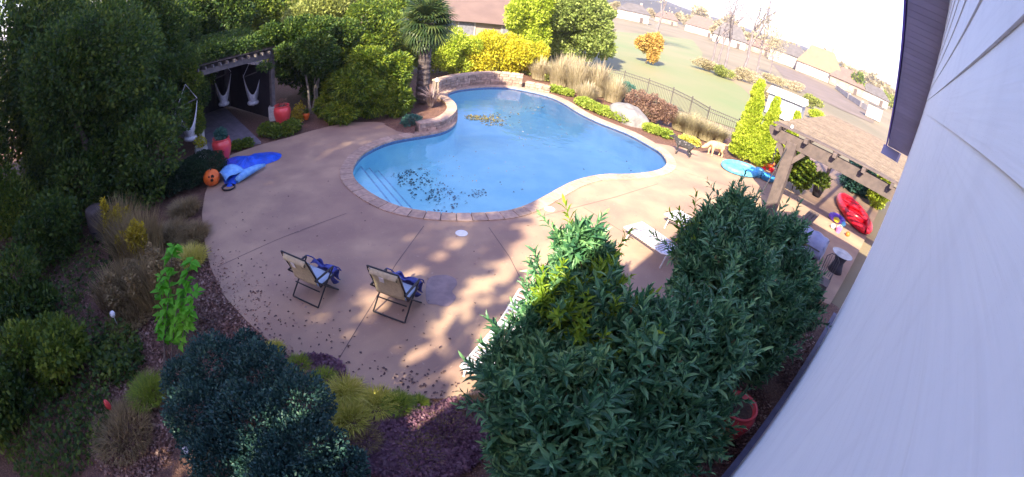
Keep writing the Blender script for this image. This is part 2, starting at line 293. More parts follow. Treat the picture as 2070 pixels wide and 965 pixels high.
def plant(name, label, cat, base, clumps, n, L, Wr, leaf, bark='bark', trunk=.1, group=None, crown='foliage', trunks=1, shell=.5, mix=(1., .9, .35), droop=.12):
    """tree or shrub: trunk(s), limbs to the clumps of its crown, and a crown of single leaves. clumps: (world x, y, z, rx, rz)"""
    t = thing(name, label, cat, base, group); b = Vector(base); top = max(clumps, key=lambda c: c[2])
    for k in range(trunks):
        off = Vector((rnd(-1, 1), rnd(-1, 1), 0))*(trunk*3 if trunks > 1 else 0); c = clumps[k % len(clumps)] if trunks > 1 else top
        limb(b + off*.5 - Vector((0, 0, .1)), Vector((c[0], c[1], c[2])) + off, trunk, trunk*.35, 'trunk' if trunk > .04 else 'stem', bark, t, .1, 8, 6)
    for c in clumps[:7]:
        if c is top: continue
        s0 = b.lerp(Vector((top[0], top[1], top[2])), min(.75, max(.2, .6*(c[2] - b.z)/max(.3, top[2] - b.z))))
        limb(s0, c[:3], trunk*.45, trunk*.12, 'limb', bark, t, .15, 5, 4)
    leaves(crown, n, [c[:3] for c in clumps], [(c[3], c[3], c[4]) for c in clumps], L, Wr, leaf, t, shell, mix, droop=droop)
    return t
def blob(cx, cy, zc, rx, rz, k, sub=.45):
    """k clumps scattered through an ellipsoid"""
    out = []
    for i in range(k):
        o = Vector((random.gauss(0, 1), random.gauss(0, 1), random.gauss(0, 1))).normalized()*rnd(.35, .8)
        s = rnd(.75, 1.25)*sub; out.append((cx + o.x*rx, cy + o.y*rx, zc + o.z*rz, rx*s, rz*s*rnd(.8, 1.1)))
    return out
def skin(name, pts, edges, m, parent, sub=2):
    me = bpy.data.meshes.new(name); me.from_pydata([p[:3] for p in pts], edges, []); me.update(); o = link(name, me, MT[m], parent)
    o.modifiers.new('skin', 'SKIN'); sv = me.skin_vertices[0].data
    for i, p in enumerate(pts): rr = p[3]; sv[i].radius = (rr, p[4] if len(p) > 4 else rr); sv[i].use_root = i == 0
    q = o.modifiers.new('sub', 'SUBSURF'); q.levels = q.render_levels = sub; return o
def copy_tree(o, parent=None):
    c = o.copy(); COL.objects.link(c)
    if parent is not None: c.parent = parent
    for ch in [x for x in list(o.children)]: copy_tree(ch, c)
    return c
def fill(name, outer, holes, z, m, skirt=0.):
    """flat sheet with holes and an edge skirt"""
    bm = bmesh.new(); es = []; rings = []
    for loop in [outer] + holes:
        vs = [bm.verts.new((p[0], p[1], z)) for p in loop]; rings.append(vs)
        for i in range(len(vs)): es.append(bm.edges.new((vs[i], vs[(i + 1) % len(vs)])))
    bmesh.ops.triangle_fill(bm, use_beauty=True, use_dissolve=False, edges=es, normal=(0, 0, 1))
    bmesh.ops.recalc_face_normals(bm, faces=bm.faces)
    if bm.faces and sum(f.normal.z for f in bm.faces) < 0: bmesh.ops.reverse_faces(bm, faces=bm.faces)
    if skirt:
        for vs in rings:
            lo = [bm.verts.new((v.co.x, v.co.y, z - skirt)) for v in vs]
            for i in range(len(vs)): j = (i + 1) % len(vs); bm.faces.new((vs[i], lo[i], lo[j], vs[j]))
    me = bpy.data.meshes.new(name); bm.to_mesh(me); bm.free(); return link(name, me, MT[m])

# ------------------------------------------------------------------ pool outline
def catmull(pts, per=8, closed=True):
    out = []; n = len(pts)
    for i in range(n if closed else n - 1):
        g = (lambda k: pts[k % n]) if closed else (lambda k: pts[max(0, min(n - 1, k))])
        p0, p1, p2, p3 = g(i - 1), g(i), g(i + 1), g(i + 2)
        for j in range(per):
            t = j/per; out.append(.5*((2*p1) + (p2 - p0)*t + (2*p0 - 5*p1 + 4*p2 - p3)*t*t + (3*p1 - p0 - 3*p2 + p3)*t**3))
    if not closed: out.append(pts[-1].copy())
    return out
def resample(pts, step, closed=True):
    q = pts + ([pts[0]] if closed else []); d = [0.]
    for a, b in zip(q, q[1:]): d.append(d[-1] + (b - a).length)
    n = max(3, round(d[-1]/step)); out = []; k = 0
    for i in range(n + (0 if closed else 1)):
        s = d[-1]*i/n
        while k < len(d) - 2 and d[k + 1] < s: k += 1
        out.append(q[k].lerp(q[k + 1], (s - d[k])/max(1e-9, d[k + 1] - d[k])))
    return out
def offset(pts, r, closed=True):
    out = []; n = len(pts)
    for i, p in enumerate(pts):
        a = pts[(i - 2) % n] if closed else pts[max(0, i - 1)]; b = pts[(i + 2) % n] if closed else pts[min(n - 1, i + 1)]
        t = (b - a).normalized(); out.append(p + Vector((t.y, -t.x, 0))*r)
    return out
WZ = -.09
zp = [(90, 560), (100, 520), (125, 478), (165, 440), (250, 395), (340, 365), (450, 345), (560, 328), (640, 305), (690, 268), (700, 215), (690, 165), (662, 128), (640, 98), (700, 72), (800, 58), (900, 53), (1000, 56), (1090, 70), (1180, 90), (1260, 115), (1330, 150), (1400, 195), (1500, 245), (1600, 285), (1700, 325), (1800, 380), (1880, 430), (1920, 490), (1900, 530), (1830, 555), (1700, 570), (1560, 572), (1450, 590), (1350, 625), (1250, 680), (1150, 735), (1050, 775), (950, 795), (800, 803), (650, 803), (500, 790), (350, 760), (230, 705), (150, 650), (105, 605)]
rawp = [P(680 + x/2.875, 160 + y/2.875, WZ) for x, y in zp]
for p in rawp: p.z = 0
POOL = resample(catmull(rawp), .12); NP = len(POOL)
area = sum(POOL[i].x*POOL[(i + 1) % NP].y - POOL[(i + 1) % NP].x*POOL[i].y for i in range(NP))
if area < 0: POOL.reverse()                 # counter-clockwise, so offset(+) goes outwards
for _ in range(3): POOL = [(POOL[i - 1] + POOL[i]*2 + POOL[(i + 1) % NP])/4 for i in range(NP)]
def near_i(p): return min(range(NP), key=lambda i: (POOL[i] - p).length)
def runx(i0, i1):
    i = i0; out = []
    while i != i1: out.append(i); i = (i + 1) % NP
    return out + [i1]
OUT = offset(POOL, .37); OUTB = offset(POOL, .46); SH = offset(POOL, .15)

# ------------------------------------------------------------------ ground and setting
circ = [Vector((2600*math.cos(a*math.pi/24), 2600*math.sin(a*math.pi/24), 0)) for a in range(48)]
structure(fill('ground', circ, [SH], -.12, 'field'), 'pale dry grass field stretching from the garden to the far houses', 'field')
def sheet(name, pix, z, m, label, cat, holes=()):
    return structure(fill(name, [P(x, y, z) if not isinstance(x, Vector) else x for x, y in pix], list(holes), z, m), label, cat)
lawn = [P(1230, 175, 0), P(1380, 222, 0), P(1500, 262, 0), P(1560, 262, 0), P(1540, 215, 0), P(1500, 175, 0), P(1420, 128, 0), P(1420, 105, 0), P(1400, 80, 0), P(1300, 68, 0), P(1225, 62, 0), P(1100, 60, 0), Vector((-60, 90, 0)), Vector((-60, 30, 0)), P(900, 130, 0)]
structure(fill('lawn', lawn, [], -.09, 'lawn'), 'wide mown green lawn beyond the garden fence', 'lawn')
bed = [Vector(v + (0,)) for v in [(-40, -8), (-1, -8), (9, 1)]] + [UL(12, .05), UL(12, -3), UL(30, -6), P(1560, 300), P(1460, 270), P(1370, 230), P(1250, 180), P(1100, 150), P(980, 130), Vector((-9, 27, 0)), Vector((-40, 40, 0))]
structure(fill('mulch_bed', bed, [SH], -.06, 'mulch'), 'brown bark mulch bed round the pool patio', 'mulch')
iA = near_i(P(1345, 290)); iB = near_i(P(846, 272))
pat = [P(x, y) for x, y in [(422, 372), (415, 390), (408, 430), (412, 480), (425, 540), (455, 600), (500, 650), (545, 690), (600, 730), (660, 765), (730, 790), (800, 803), (880, 806), (975, 803)]]
pat += [UL(4.5, -3.2), UL(7, -3.0), UL(9.5, -2.8), UL(11, -2.3), UL(11.7, -.2), UL(30, -.2), UL(30, -5.6), UL(21.5, -5.2), P(1592, 345), P(1545, 335), P(1480, 326), P(1440, 311), P(1400, 303)]
pat += [OUTB[i] for i in runx(iA, iB)]
pat += [P(x, y) for x, y in [(835, 262), (800, 252), (760, 247), (700, 248), (640, 262), (590, 276), (530, 292), (500, 302), (470, 312), (445, 325), (432, 345)]]
cm_ = MT['concrete'].node_tree; bs = next(n for n in cm_.nodes if n.type == 'BSDF_PRINCIPLED'); src = bs.inputs['Base Color'].links[0].from_socket
for sc_, p0, p1, cc in ((.38, .46, .60, (.25, .155, .13)), (2.6, .60, .68, (.33, .21, .165)), (16., .66, .70, (.50, .36, .28))):
    gg = nd(cm_, 'ShaderNodeNewGeometry'); nn = nd(cm_, 'ShaderNodeTexNoise'); nn.inputs['Scale'].default_value = sc_; nn.inputs['Detail'].default_value = 9; nn.inputs['Distortion'].default_value = .6; cm_.links.new(gg.outputs['Position'], nn.inputs['Vector'])
    rr_ = nd(cm_, 'ShaderNodeMapRange'); rr_.inputs['From Min'].default_value = p0; rr_.inputs['From Max'].default_value = p1; rr_.inputs['To Max'].default_value = .5; cm_.links.new(nn.outputs['Fac'], rr_.inputs['Value'])
    mm = nd(cm_, 'ShaderNodeMix', data_type='RGBA'); cm_.links.new(rr_.outputs[0], mm.inputs['Factor']); cm_.links.new(src, mm.inputs['A']); mm.inputs['B'].default_value = (*cc, 1); src = mm.outputs['Result']
cm_.links.new(src, bs.inputs['Base Color'])
patio = structure(fill('patio', pat, [OUT], 0, 'concrete', .13), 'reddish tan concrete patio slab round the pool, leaves along its edge', 'patio')
def joint(pts, wd=.016):
    b = MB(); p = [P(*q) for q in pts]
    for a, c in zip(p, p[1:]):
        d = (c - a).normalized(); s = Vector((-d.y, d.x, 0))*wd/2; z = Vector((0, 0, .004)); b.add([a - s + z, a + s + z, c + s + z, c - s + z], [(0, 3, 2, 1)])
    b.build('control_joint', 'joint', patio, local=True)
for j in [[(672, 748), (750, 620), (800, 535), (857, 457)], [(988, 460), (1030, 520), (1062, 582)], [(440, 540), (560, 485), (700, 432)], [(1085, 440), (1240, 400), (1330, 372)], [(1180, 420), (1260, 470)], [(1355, 340), (1470, 375), (1560, 420)]]: joint(j)
# wet stain beside the second chair
wp = [P(x, y, .004) for x, y in [(865, 565), (895, 556), (918, 562), (924, 575), (914, 590), (922, 602), (905, 620), (880, 616), (862, 610)]]
structure(fill('wet_patch', resample(catmull(wp), .05), [], .006, 'wet'), 'damp stain drying on the patio beside the right folding chair', 'puddle')
# swimming pool
pool = thing('swimming_pool', 'freeform kidney shaped swimming pool with pale blue plaster and tan stone coping', 'swimming pool', (0, 0, 0))
def ringmesh(loops, name, m, cap=False, **k):
    b = MB(); n = len(loops[0])
    for l in loops: b.v += l
    for r_ in range(len(loops) - 1):
        for i in range(n): j = (i + 1) % n; b.f.append((r_*n + i, r_*n + j, (r_ + 1)*n + j, (r_ + 1)*n + i))
    return b.build(name, m, pool, **k)
def zl(l, z): return [Vector((p.x, p.y, z)) for p in l]
ringmesh([zl(POOL, .0), zl(offset(POOL, -.004), -.17)], 'waterline_tile', 'tileband')
ringmesh([zl(POOL, -.17), zl(POOL, -1.0), zl(offset(POOL, -.06), -1.15), zl(offset(POOL, -.2), -1.25)], 'basin_wall', 'plaster', smooth=True)
fl = fill('basin_floor', offset(POOL, -.19), [], -1.25, 'plaster'); fl.parent = pool
def clip(poly, a, n):
    out = []
    for i in range(len(poly)):
        p, q = poly[i], poly[(i + 1) % len(poly)]; dp, dq = (p - a).dot(n), (q - a).dot(n)
        if dp >= 0: out.append(p)
        if (dp >= 0) != (dq >= 0): out.append(p.lerp(q, dp/(dp - dq)))
    return out
s0 = P(735, 345, -.4); s1 = P(800, 425, -.4); sdir = (s1 - s0); sdir.z = 0; sdir.normalize(); sn = Vector((-sdir.y, sdir.x, 0))
if sn.x > 0: sn = -sn
for k, (dist, zt) in enumerate([(.0, -.38), (.42, -.66), (.84, -.94)]):
    a = Vector((s0.x, s0.y, 0)) - sn*dist; pl = clip(offset(POOL, -.01*(k + 1)), a, sn)
    pl = [p for p in pl if p.y < 14.6]
    st = MB().prism(pl, -1.24, zt).build('step', 'plaster', pool)
    e0 = min(pl, key=lambda p: p.dot(sdir) if abs((p - a).dot(sn)) < .02 else 1e9); e1 = max(pl, key=lambda p: p.dot(sdir) if abs((p - a).dot(sn)) < .02 else -1e9)
    MB().bar(Vector((e0.x, e0.y, zt + .004)), Vector((e1.x, e1.y, zt + .004)), .045, .012).build('step_edge_tile', 'step_edge', pool)
n_stone = 112; fr = [i*NP/n_stone for i in range(n_stone)]
def at_f(loop, f): i = int(f) % NP; return loop[i].lerp(loop[(i + 1) % NP], f - int(f))
INN = offset(POOL, -.03); iC = near_i(P(1112, 190))
for k in range(n_stone):
    f0 = fr[k] + .07; f1 = fr[k] + NP/n_stone - .07; q = [at_f(INN, f0 + (f1 - f0)*t/2) for t in range(3)] + [at_f(OUT, f1 - (f1 - f0)*t/2) for t in range(3)]
    mid = (q[0] + q[3])/2
    dz = rnd(-.003, .004); MB().prism(q, -.05, .028 + dz).build('coping_stone', 'coping', pool, bevel=.008)
wt = fill('pool_water', offset(POOL, .0), [], WZ, 'water'); structure(wt, 'still clear blue pool water reflecting the trees and sky', 'water')
# leaves in and on the water, and pale specks painted as light glints
def litter(name, n, fn, L, m, label, cat='leaves', z=.01, tilt=.3):
    p = np.array([fn() for _ in range(n)]); p = np.c_[p, z + RNG.random(n)*.012]
    a = RNG.random(n)*6.28; d = np.stack([np.cos(a), np.sin(a), RNG.normal(size=n)*tilt], 1); nr = np.tile([0, 0, 1.], (n, 1)) + RNG.normal(size=(n, 3))*tilt
    LL = L*(.6 + .8*RNG.random(n)); v, f = leaf_geo(p, d, nr, LL, LL*.34, .1, .1); o = np_mesh(name, v, f, m)
    return tag(o, label, cat, kind='stuff')
def pixcloud(blobs, z=0):
    def fn():
        b = random.choices(blobs, [q[4] if len(q) > 4 else 1 for q in blobs])[0]; a = rnd(0, 6.28); r_ = math.sqrt(random.random())
        p = P(b[0] + b[2]*r_*math.cos(a), b[1] + b[3]*r_*math.sin(a), z); return p.x, p.y
    return fn
litter('sunken_leaves', 360, pixcloud([(835, 352, 40, 20, 3), (870, 378, 45, 22, 3), (905, 395, 45, 22, 2), (965, 385, 24, 9, 1.5), (815, 340, 22, 12, 2), (895, 425, 30, 10, .6), (780, 360, 50, 25, .5)], -1.1), .09, 'sunkleaf', 'dark sunken leaves scattered over the shallow end of the pool', z=-1.23)
litter('sunken_leaves', 90, pixcloud([(1250, 300, 60, 8, 1), (1300, 325, 40, 20, .7), (1220, 285, 30, 5, .6), (1150, 345, 200, 50, .5)], -1.1), .09, 'sunkleaf', 'thin line of sunken leaves at the far right end of the pool', z=-1.23)
litter('floating_leaves', 420, pixcloud([(955, 238, 16, 6, 2), (985, 240, 26, 8, 3), (1000, 248, 26, 9, 2), (1020, 240, 40, 14, .7), (1060, 215, 40, 25, .25)], WZ), .10, 'l_floating', 'raft of olive and yellow leaves floating near the planter wall', z=WZ + .004)
litter('glint_specks', 240, pixcloud([(1040, 225, 60, 30, 1), (880, 350, 30, 30, .4), (1000, 330, 110, 50, .6), (1090, 270, 60, 30, .5)], WZ), .045, 'paleleaf_glint', 'pale specks painted as glints of light across the middle of the pool', z=WZ + .004)

# ------------------------------------------------------------------ stone walls
def unit_block(seed):
    bm = bmesh.new(); bmesh.ops.create_cube(bm, size=1.); bmesh.ops.bevel(bm, geom=bm.edges[:], offset=.07, segments=1, affect='EDGES')
    rr = random.Random(seed)
    for v in bm.verts: v.co += Vector((rr.uniform(-1, 1), rr.uniform(-1, 1), rr.uniform(-1, 1)))*.03
    me = bpy.data.meshes.new('stone_block'); bm.to_mesh(me); bm.free(); me.materials.append(MT['stone']); return me
BL = [unit_block(i) for i in range(5)]
def unit_cap():
    bm = bmesh.new(); bmesh.ops.create_cube(bm, size=1.); bmesh.ops.bevel(bm, geom=bm.edges[:], offset=.04, segments=1, affect='EDGES')
    me = bpy.data.meshes.new('cap_stone'); bm.to_mesh(me); bm.free(); me.materials.append(MT['coping']); return me
CAP = unit_cap()
def stone_wall(label, path, z0, z1, thick, courses, blen, cat='retaining wall', both=False):
    """path runs with the visible face on its right-hand side"""
    t = thing('retaining_wall', label, cat, (path[0].x, path[0].y, 0)); base = wloc(t); pp = resample(path, .06, False)
    core = offset(pp, -thick*.5, False); b = MB(); n = len(core); a1 = offset(pp, -.05, False); a2 = offset(pp, -thick + .03, False)
    b.v += zl(a1, z0) + zl(a1, z1 - .05) + zl(a2, z1 - .05) + zl(a2, z0)
    for r_ in range(3):
        for i in range(n - 1): b.f.append((r_*n + i, (r_)*n + i + 1, (r_ + 1)*n + i + 1, (r_ + 1)*n + i))
    for e in (0, n - 1): b.f.append((e, n + e, 2*n + e, 3*n + e))
    b.build('mortar_core', 'mortar', t)
    tot = .06*(n - 1); hc = (z1 - .07 - z0)/courses
    def put(me, name, s, l, z, d, hgt, off):
        i = min(n - 2, max(0, int(s/.06))); f = s/.06 - i; p = pp[i].lerp(pp[i + 1], max(0, min(1, f))); tg = (pp[min(n - 1, i + 2)] - pp[max(0, i - 1)]).normalized(); nr = Vector((tg.y, -tg.x, 0))
        o = bpy.data.objects.new(name, me); COL.objects.link(o); o.parent = t; o.location = p - nr*(d/2 - off) + Vector((0, 0, z)) - base; o.scale = (l, d, hgt); o.rotation_euler = (0, 0, math.atan2(tg.y, tg.x))
    for c in range(courses):
        s = rnd(-.1, .0)
        while s < tot - .05:
            l = rnd(.75, 1.3)*blen; e = min(s + l, tot); s_ = max(s, 0)
            if e - s_ > .06: put(random.choice(BL), 'stone_block', (s_ + e)/2, (e - s_)*.95, z0 + hc*(c + .5), .16, hc*.93, rnd(-.012, .015))
            s = e
    s = 0
    while s < tot - .05:
        e = min(s + rnd(.4, .55), tot); put(CAP, 'cap_stone', (s + e)/2, (e - s) - .012, z1 - .035, thick + .05, .07, .03); s = e
    return t
def PP(l, z): return [Vector((q.x, q.y, 0)) for q in (P(x, y, z) for x, y in l)]
plw = catmull(PP([(848, 250), (870, 247), (895, 242), (913, 232), (922, 219), (917, 206), (903, 196), (888, 191)], .36), 8, False)
stone_wall('low curved stone planter wall jutting into the pool round the palm', plw, -.3, .36, .36, 4, .34)
bw = catmull(PP([(888, 163), (905, 158), (935, 152), (985, 147), (1025, 148), (1058, 152)], .68), 8, False)
stone_wall('long curved stone wall behind the far end of the pool', bw, -.35, .68, .4, 6, .42)
rw = catmull(PP([(1062, 166), (1085, 170), (1112, 176)], .28), 8, False)
stone_wall('short low stone wall at the right of the long curved wall', rw, -.35, .28, .4, 3, .4)
lw = PP([(884, 172), (896, 190)], .6)
inn = offset(resample(plw, .15, False), -.3, False); plf = inn + PP([(870, 172), (820, 200), (770, 235), (800, 250), (838, 258)], .3)
ps = fill('planter_soil', plf, [], .24, 'mulch'); structure(ps, 'raised mulch bed behind the curved planter wall', 'mulch')
for v in ps.data.vertices:
    if min((Vector((v.co.x, v.co.y, 0)) - q).length for q in inn) > .12: v.co.z = -.02
# small lamp on the wall end
t = thing('garden_light', 'small white garden light on the left end of the long wall', 'light', P(882, 178, .45)); b0 = wloc(t)
MB().tube([b0 - Vector((0, 0, .5)), b0 + Vector((0, 0, .35))], .02).build('post', 'black', t); MB().lathe([(.05, 0), (.09, .03), (.09, .14), (.03, .2)], 12, b0 + Vector((0, 0, .3))).build('lamp_head', 'white', t)

# ------------------------------------------------------------------ house
CL = .12                                    # wall plane beside the camera
house = thing('white_house', 'white lap sided house wall at the right with dark eaves above', 'house', (0, 0, 0))
RX, RZ0, SL, UE, UB = 2.5, 8.47, .47, 10.6, -6.2
def roofz(u): return RZ0 - SL*abs(u - RX)
MB().add([UL(UB, CL + .02, -.1), UL(UE, CL + .02, -.1), UL(UE, CL + .02, roofz(UE)), UL(RX, CL + .02, RZ0), UL(UB, CL + .02, roofz(UB)), UL(UB, 9, -.1), UL(UE, 9, -.1), UL(UE, 9, roofz(UE)), UL(RX, 9, RZ0), UL(UB, 9, roofz(UB))],
         [(0, 1, 2, 3, 4), (9, 8, 7, 6, 5), (0, 5, 6, 1), (1, 6, 7, 2), (0, 4, 9, 5)]).build('wall', 'siding', house)
E_ = .18; k = 0; z = H - .19 - E_*29
while z < RZ0 - .05:
    z1 = z + E_; zz = max(z, roofz(UE)); ue = min(UE, RX + (RZ0 - z1)/SL) if z1 > roofz(UE) else UE; ub = max(UB, RX - (RZ0 - z1)/SL) if z1 > roofz(UB) else UB
    if ue - ub > .3: MB().add([UL(a, CL + c, zc) for a in (ub, ue) for c, zc in ((-.009, z), (.015, z), (.015, z1 + .0), (-.002, z1 - .0005))], [(0, 1, 2, 3), (7, 6, 5, 4), (0, 3, 7, 4), (0, 4, 5, 1), (3, 2, 6, 7)]).build('siding_board', 'siding', house)
    z = z1; k += 1
OV = .45
for sgn, ue in ((1, UE + .35), (-1, UB - .3)):
    A = lambda u, l, dz: UL(u, l, RZ0 - SL*abs(u - RX) + dz)
    MB().add([A(RX, -OV, .16), A(ue, -OV, .16), A(ue, 9.4, .16), A(RX, 9.4, .16), A(RX, -OV, .3), A(ue, -OV, .3), A(ue, 9.4, .3), A(RX, 9.4, .3)], [(0, 1, 2, 3), (7, 6, 5, 4), (0, 4, 5, 1), (1, 5, 6, 2), (2, 6, 7, 3), (3, 7, 4, 0)]).build('roof', 'shingle', house)
    n = 60 if sgn > 0 else 30                # vented soffit slats
    for i in range(n):
        u0 = RX + (ue - RX)*i/n; u1 = RX + (ue - RX)*(i + .93)/n
        MB().add([A(u0, -OV + .02, .0), A(u1, -OV + .02, .0), A(u1, CL, .0), A(u0, CL, .0), A(u0, -OV + .02, .02), A(u1, -OV + .02, .02), A(u1, CL, .02), A(u0, CL, .02)], [(0, 3, 2, 1), (4, 5, 6, 7), (0, 1, 5, 4), (2, 3, 7, 6), (1, 2, 6, 5), (3, 0, 4, 7)]).build('soffit_slat', 'soffit', house)
    MB().add([A(RX, -OV + .02, .022), A(ue, -OV + .02, .022), A(ue, CL + .1, .022), A(RX, CL + .1, .022)], [(0, 1, 2, 3)]).build('soffit_board', 'black', house)
    MB().add([A(RX, -OV, -.03), A(ue, -OV, -.03), A(ue, -OV, .33), A(RX, -OV, .33), A(RX, -OV - .03, -.03), A(ue, -OV - .03, -.03), A(ue, -OV - .03, .33), A(RX, -OV - .03, .33)], [(0, 1, 2, 3), (7, 6, 5, 4), (0, 4, 5, 1), (1, 5, 6, 2), (2, 6, 7, 3), (3, 7, 4, 0)]).build('fascia', 'fascia', house)
MB().bar(UL(UE + .35, -OV/2 - .1, roofz(UE + .35) - .12), UL(UE + .5, -OV/2 - .05, roofz(UE + .35) - .14), OV, .22).build('eave_return', 'soffit', house)
MB().bar(UL(UB, CL - .06, .15), UL(UE, CL - .06, .15), .1, .55).build('skirt_board', 'trim', house)

# ------------------------------------------------------------------ pergola
PZ_ = 2.55; UF = 15.3; LA, LB = -4.68, 3.2; UBK = 26.
perg = thing('pergola', 'brown timber pergola with slatted top beside the house', 'pergola', UL(UF, -3.6))
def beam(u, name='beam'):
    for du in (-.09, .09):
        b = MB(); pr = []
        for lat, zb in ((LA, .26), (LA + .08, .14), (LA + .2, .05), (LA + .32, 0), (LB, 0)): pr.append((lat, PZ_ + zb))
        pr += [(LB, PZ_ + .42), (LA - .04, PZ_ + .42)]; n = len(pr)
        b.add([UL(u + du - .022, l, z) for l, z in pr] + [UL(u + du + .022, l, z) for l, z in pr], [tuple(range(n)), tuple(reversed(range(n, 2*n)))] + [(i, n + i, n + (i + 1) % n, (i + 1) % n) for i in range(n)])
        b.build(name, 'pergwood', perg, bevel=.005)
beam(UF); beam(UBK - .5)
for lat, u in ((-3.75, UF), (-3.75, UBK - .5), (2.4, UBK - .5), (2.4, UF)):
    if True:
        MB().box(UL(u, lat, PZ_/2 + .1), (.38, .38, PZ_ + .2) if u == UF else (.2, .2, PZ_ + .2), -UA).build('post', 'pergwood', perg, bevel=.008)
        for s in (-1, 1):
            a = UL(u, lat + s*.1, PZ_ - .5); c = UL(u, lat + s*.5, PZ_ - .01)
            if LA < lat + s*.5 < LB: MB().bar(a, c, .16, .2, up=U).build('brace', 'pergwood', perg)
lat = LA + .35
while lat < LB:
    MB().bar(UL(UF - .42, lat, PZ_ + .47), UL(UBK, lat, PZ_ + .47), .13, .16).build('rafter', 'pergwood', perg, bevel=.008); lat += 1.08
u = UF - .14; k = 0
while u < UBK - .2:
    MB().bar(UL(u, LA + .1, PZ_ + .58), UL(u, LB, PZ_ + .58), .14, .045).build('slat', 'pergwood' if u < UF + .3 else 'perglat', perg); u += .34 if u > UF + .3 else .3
MB().lathe([(.03, 0), (.05, .02), (.05, .1), (.02, .12)], 10, UL(UF - .1, LA + .75, PZ_ + .62)).build('lamp', 'white', perg)
pa, pb = P(1594, 318, 2.3), P(1500, 455, .1)
pa = UL(UF - .12, -3.86, 2.55)
t = thing('leaning_pole', 'thin dark pole leaning against the pergola post', 'pole', pb); MB().tube([P(1500, 455, .0), pa], .022, 8).build('shaft', 'black', t); MB().tube([pa, pa + (pa - pb).normalized()*.12], .03, 8).build('tip', 'black', t)

# ------------------------------------------------------------------ far houses, shed, hills
def hill():
    b = MB(); nseg = 120
    def fn(i, j):
        a = R(-75 + 190*i); d = 420 + 900*j
        h = (0 if j < .02 else (7 + 26*j**.8) * (1 + .28*math.sin(a*5.1 + 1) + .16*math.sin(a*13.7) + .07*math.sin(a*41))) if j < 1 else 0
        return (math.sin(a)*d, math.cos(a)*d, h - .1)
    b.grid(fn, nseg, 8); return b.build('hill', 'hill', smooth=True)
structure(hill(), 'low grey brown hills along the horizon', 'hill')
sheet('ploughed_field', [(1560, 128), (1620, 148), (1775, 232), (1765, 250), (1700, 222), (1600, 175)], -.07, 'plough', 'strip of bare brown ground between the scrub and the white wall', 'field')
def far_house(px, py, wid, dep, wh, rh, yaw, wallm, roofm, label, nwin=4, group='houses beyond the field'):
    c = P(px, py); wh *= .8; t = thing('far_house', label, 'house', c, group, yaw); wd, dp = wid/2, dep/2
    MB().box((0, 0, wh/2), (wid, dep, wh)).build('wall', wallm, t, local=True)
    e = .6
    MB().add([(-wd - e, -dp - e, wh), (wd + e, -dp - e, wh), (wd + e, dp + e, wh), (-wd - e, dp + e, wh), (-wd + dep*.35, 0, wh + rh), (wd - dep*.35, 0, wh + rh)], [(0, 1, 5, 4), (2, 3, 4, 5), (1, 2, 5), (3, 0, 4), (3, 2, 1, 0)]).build('roof', roofm, t, local=True)
    MB().box((wd*.4, dp*.3, wh + rh*.9), (.9, .9, rh*.7)).build('chimney', 'stone', t, local=True)
    for i in range(nwin):
        x = -wd + wid*(i + .5)/nwin
        for zz in ((1.5, wh - 1.1) if wh > 4 else (1.5,)):
            f = MB().box((x, -dp - .03, zz), (wid/nwin*.42, .1, 1.3)).build('window', 'housewhite', t, local=True)
            MB().box((x, -dp - .09, zz), (wid/nwin*.34, .06, 1.1)).build('pane', 'pane', f, local=True)
    MB().box((wd*.55, -dp - .04, 1.05), (1.2, .12, 2.1)).build('door', 'darkwood', t, local=True)
    return t
far_house(1278, 42, 12, 9, 4.6, 3.2, R(-8), 'housewhite', 'roofgrey', 'white far house with a grey roof at the top of the lawn')
far_house(1345, 48, 13, 9, 4, 4, R(-10), 'housetan', 'roofpink', 'pinkish far house half hidden behind the tree with the orange bush before it')
far_house(1415, 70, 15, 10, 4.4, 5.5, R(-16), 'housewhite', 'roofpink', 'far house with tall brownish roof behind the bare trees')
far_house(1472, 92, 13, 9, 4, 5.5, R(-18), 'housewhite', 'roofgrey', 'white far house seen through the tallest bare tree')
far_house(1532, 108, 12, 9, 3.4, 3.6, R(-22), 'housetan', 'roofpink', 'small tan far house right of the bare trees')
far_house(1590, 132, 15, 10, 5.6, 4.2, R(-26), 'housewhite', 'roofgrey', 'white two storey far house with many windows', 6)
far_house(1652, 158, 17, 12, 4.4, 7.5, R(-30), 'housewhite', 'rooforange', 'far house under a large orange tan roof')
far_house(1708, 182, 13, 10, 3.8, 4.5, R(-33), 'housetan', 'roofpink', 'far house with a pinkish roof next right of the orange tan one')
far_house(1762, 206, 12, 9, 3.6, 3., R(-36), 'housewhite', 'roofgrey', 'rightmost far house with white wall and grey roof')
c = P(985, 78); far_house(985, 80, 15, 11, 2.7, 2.6, R(8), 'housetan', 'roofpink', 'neighbour house with pinkish brown roof behind the yellow hedge')
t = thing('white_wall', 'long low white wall running along the far road', 'wall', P(1695, 186)); b = MB(); q = [P(x, y) for x, y in [(1690, 180), (1715, 200), (1740, 217), (1764, 232)]]
for a, c in zip(q, q[1:]): MB().bar(a + Vector((0, 0, .6)), c + Vector((0, 0, .6)), .3, 1.2).build('wall_panel', 'housewhite', t)
for a in q: MB().box(a + Vector((0, 0, .75)), (.5, .5, 1.5)).build('pillar', 'housewhite', t)
t = thing('shed', 'pale blue grey shed with white roof edge behind the arborvitae', 'shed', P(1583, 238), None, R(-38)); t.scale = (.9, .9, .78)
MB().box((0, 0, 1.1), (3.4, 2.4, 2.2)).build('wall', 'shedblue', t, local=True); MB().add([(-1.9, -1.5, 2.2), (1.9, -1.5, 2.2), (1.9, 1.5, 2.2), (-1.9, 1.5, 2.2), (-1.9, 0, 2.9), (1.9, 0, 2.9)], [(0, 1, 5, 4), (2, 3, 4, 5), (1, 2, 5), (3, 0, 4), (3, 2, 1, 0)]).build('roof', 'white', t, local=True)
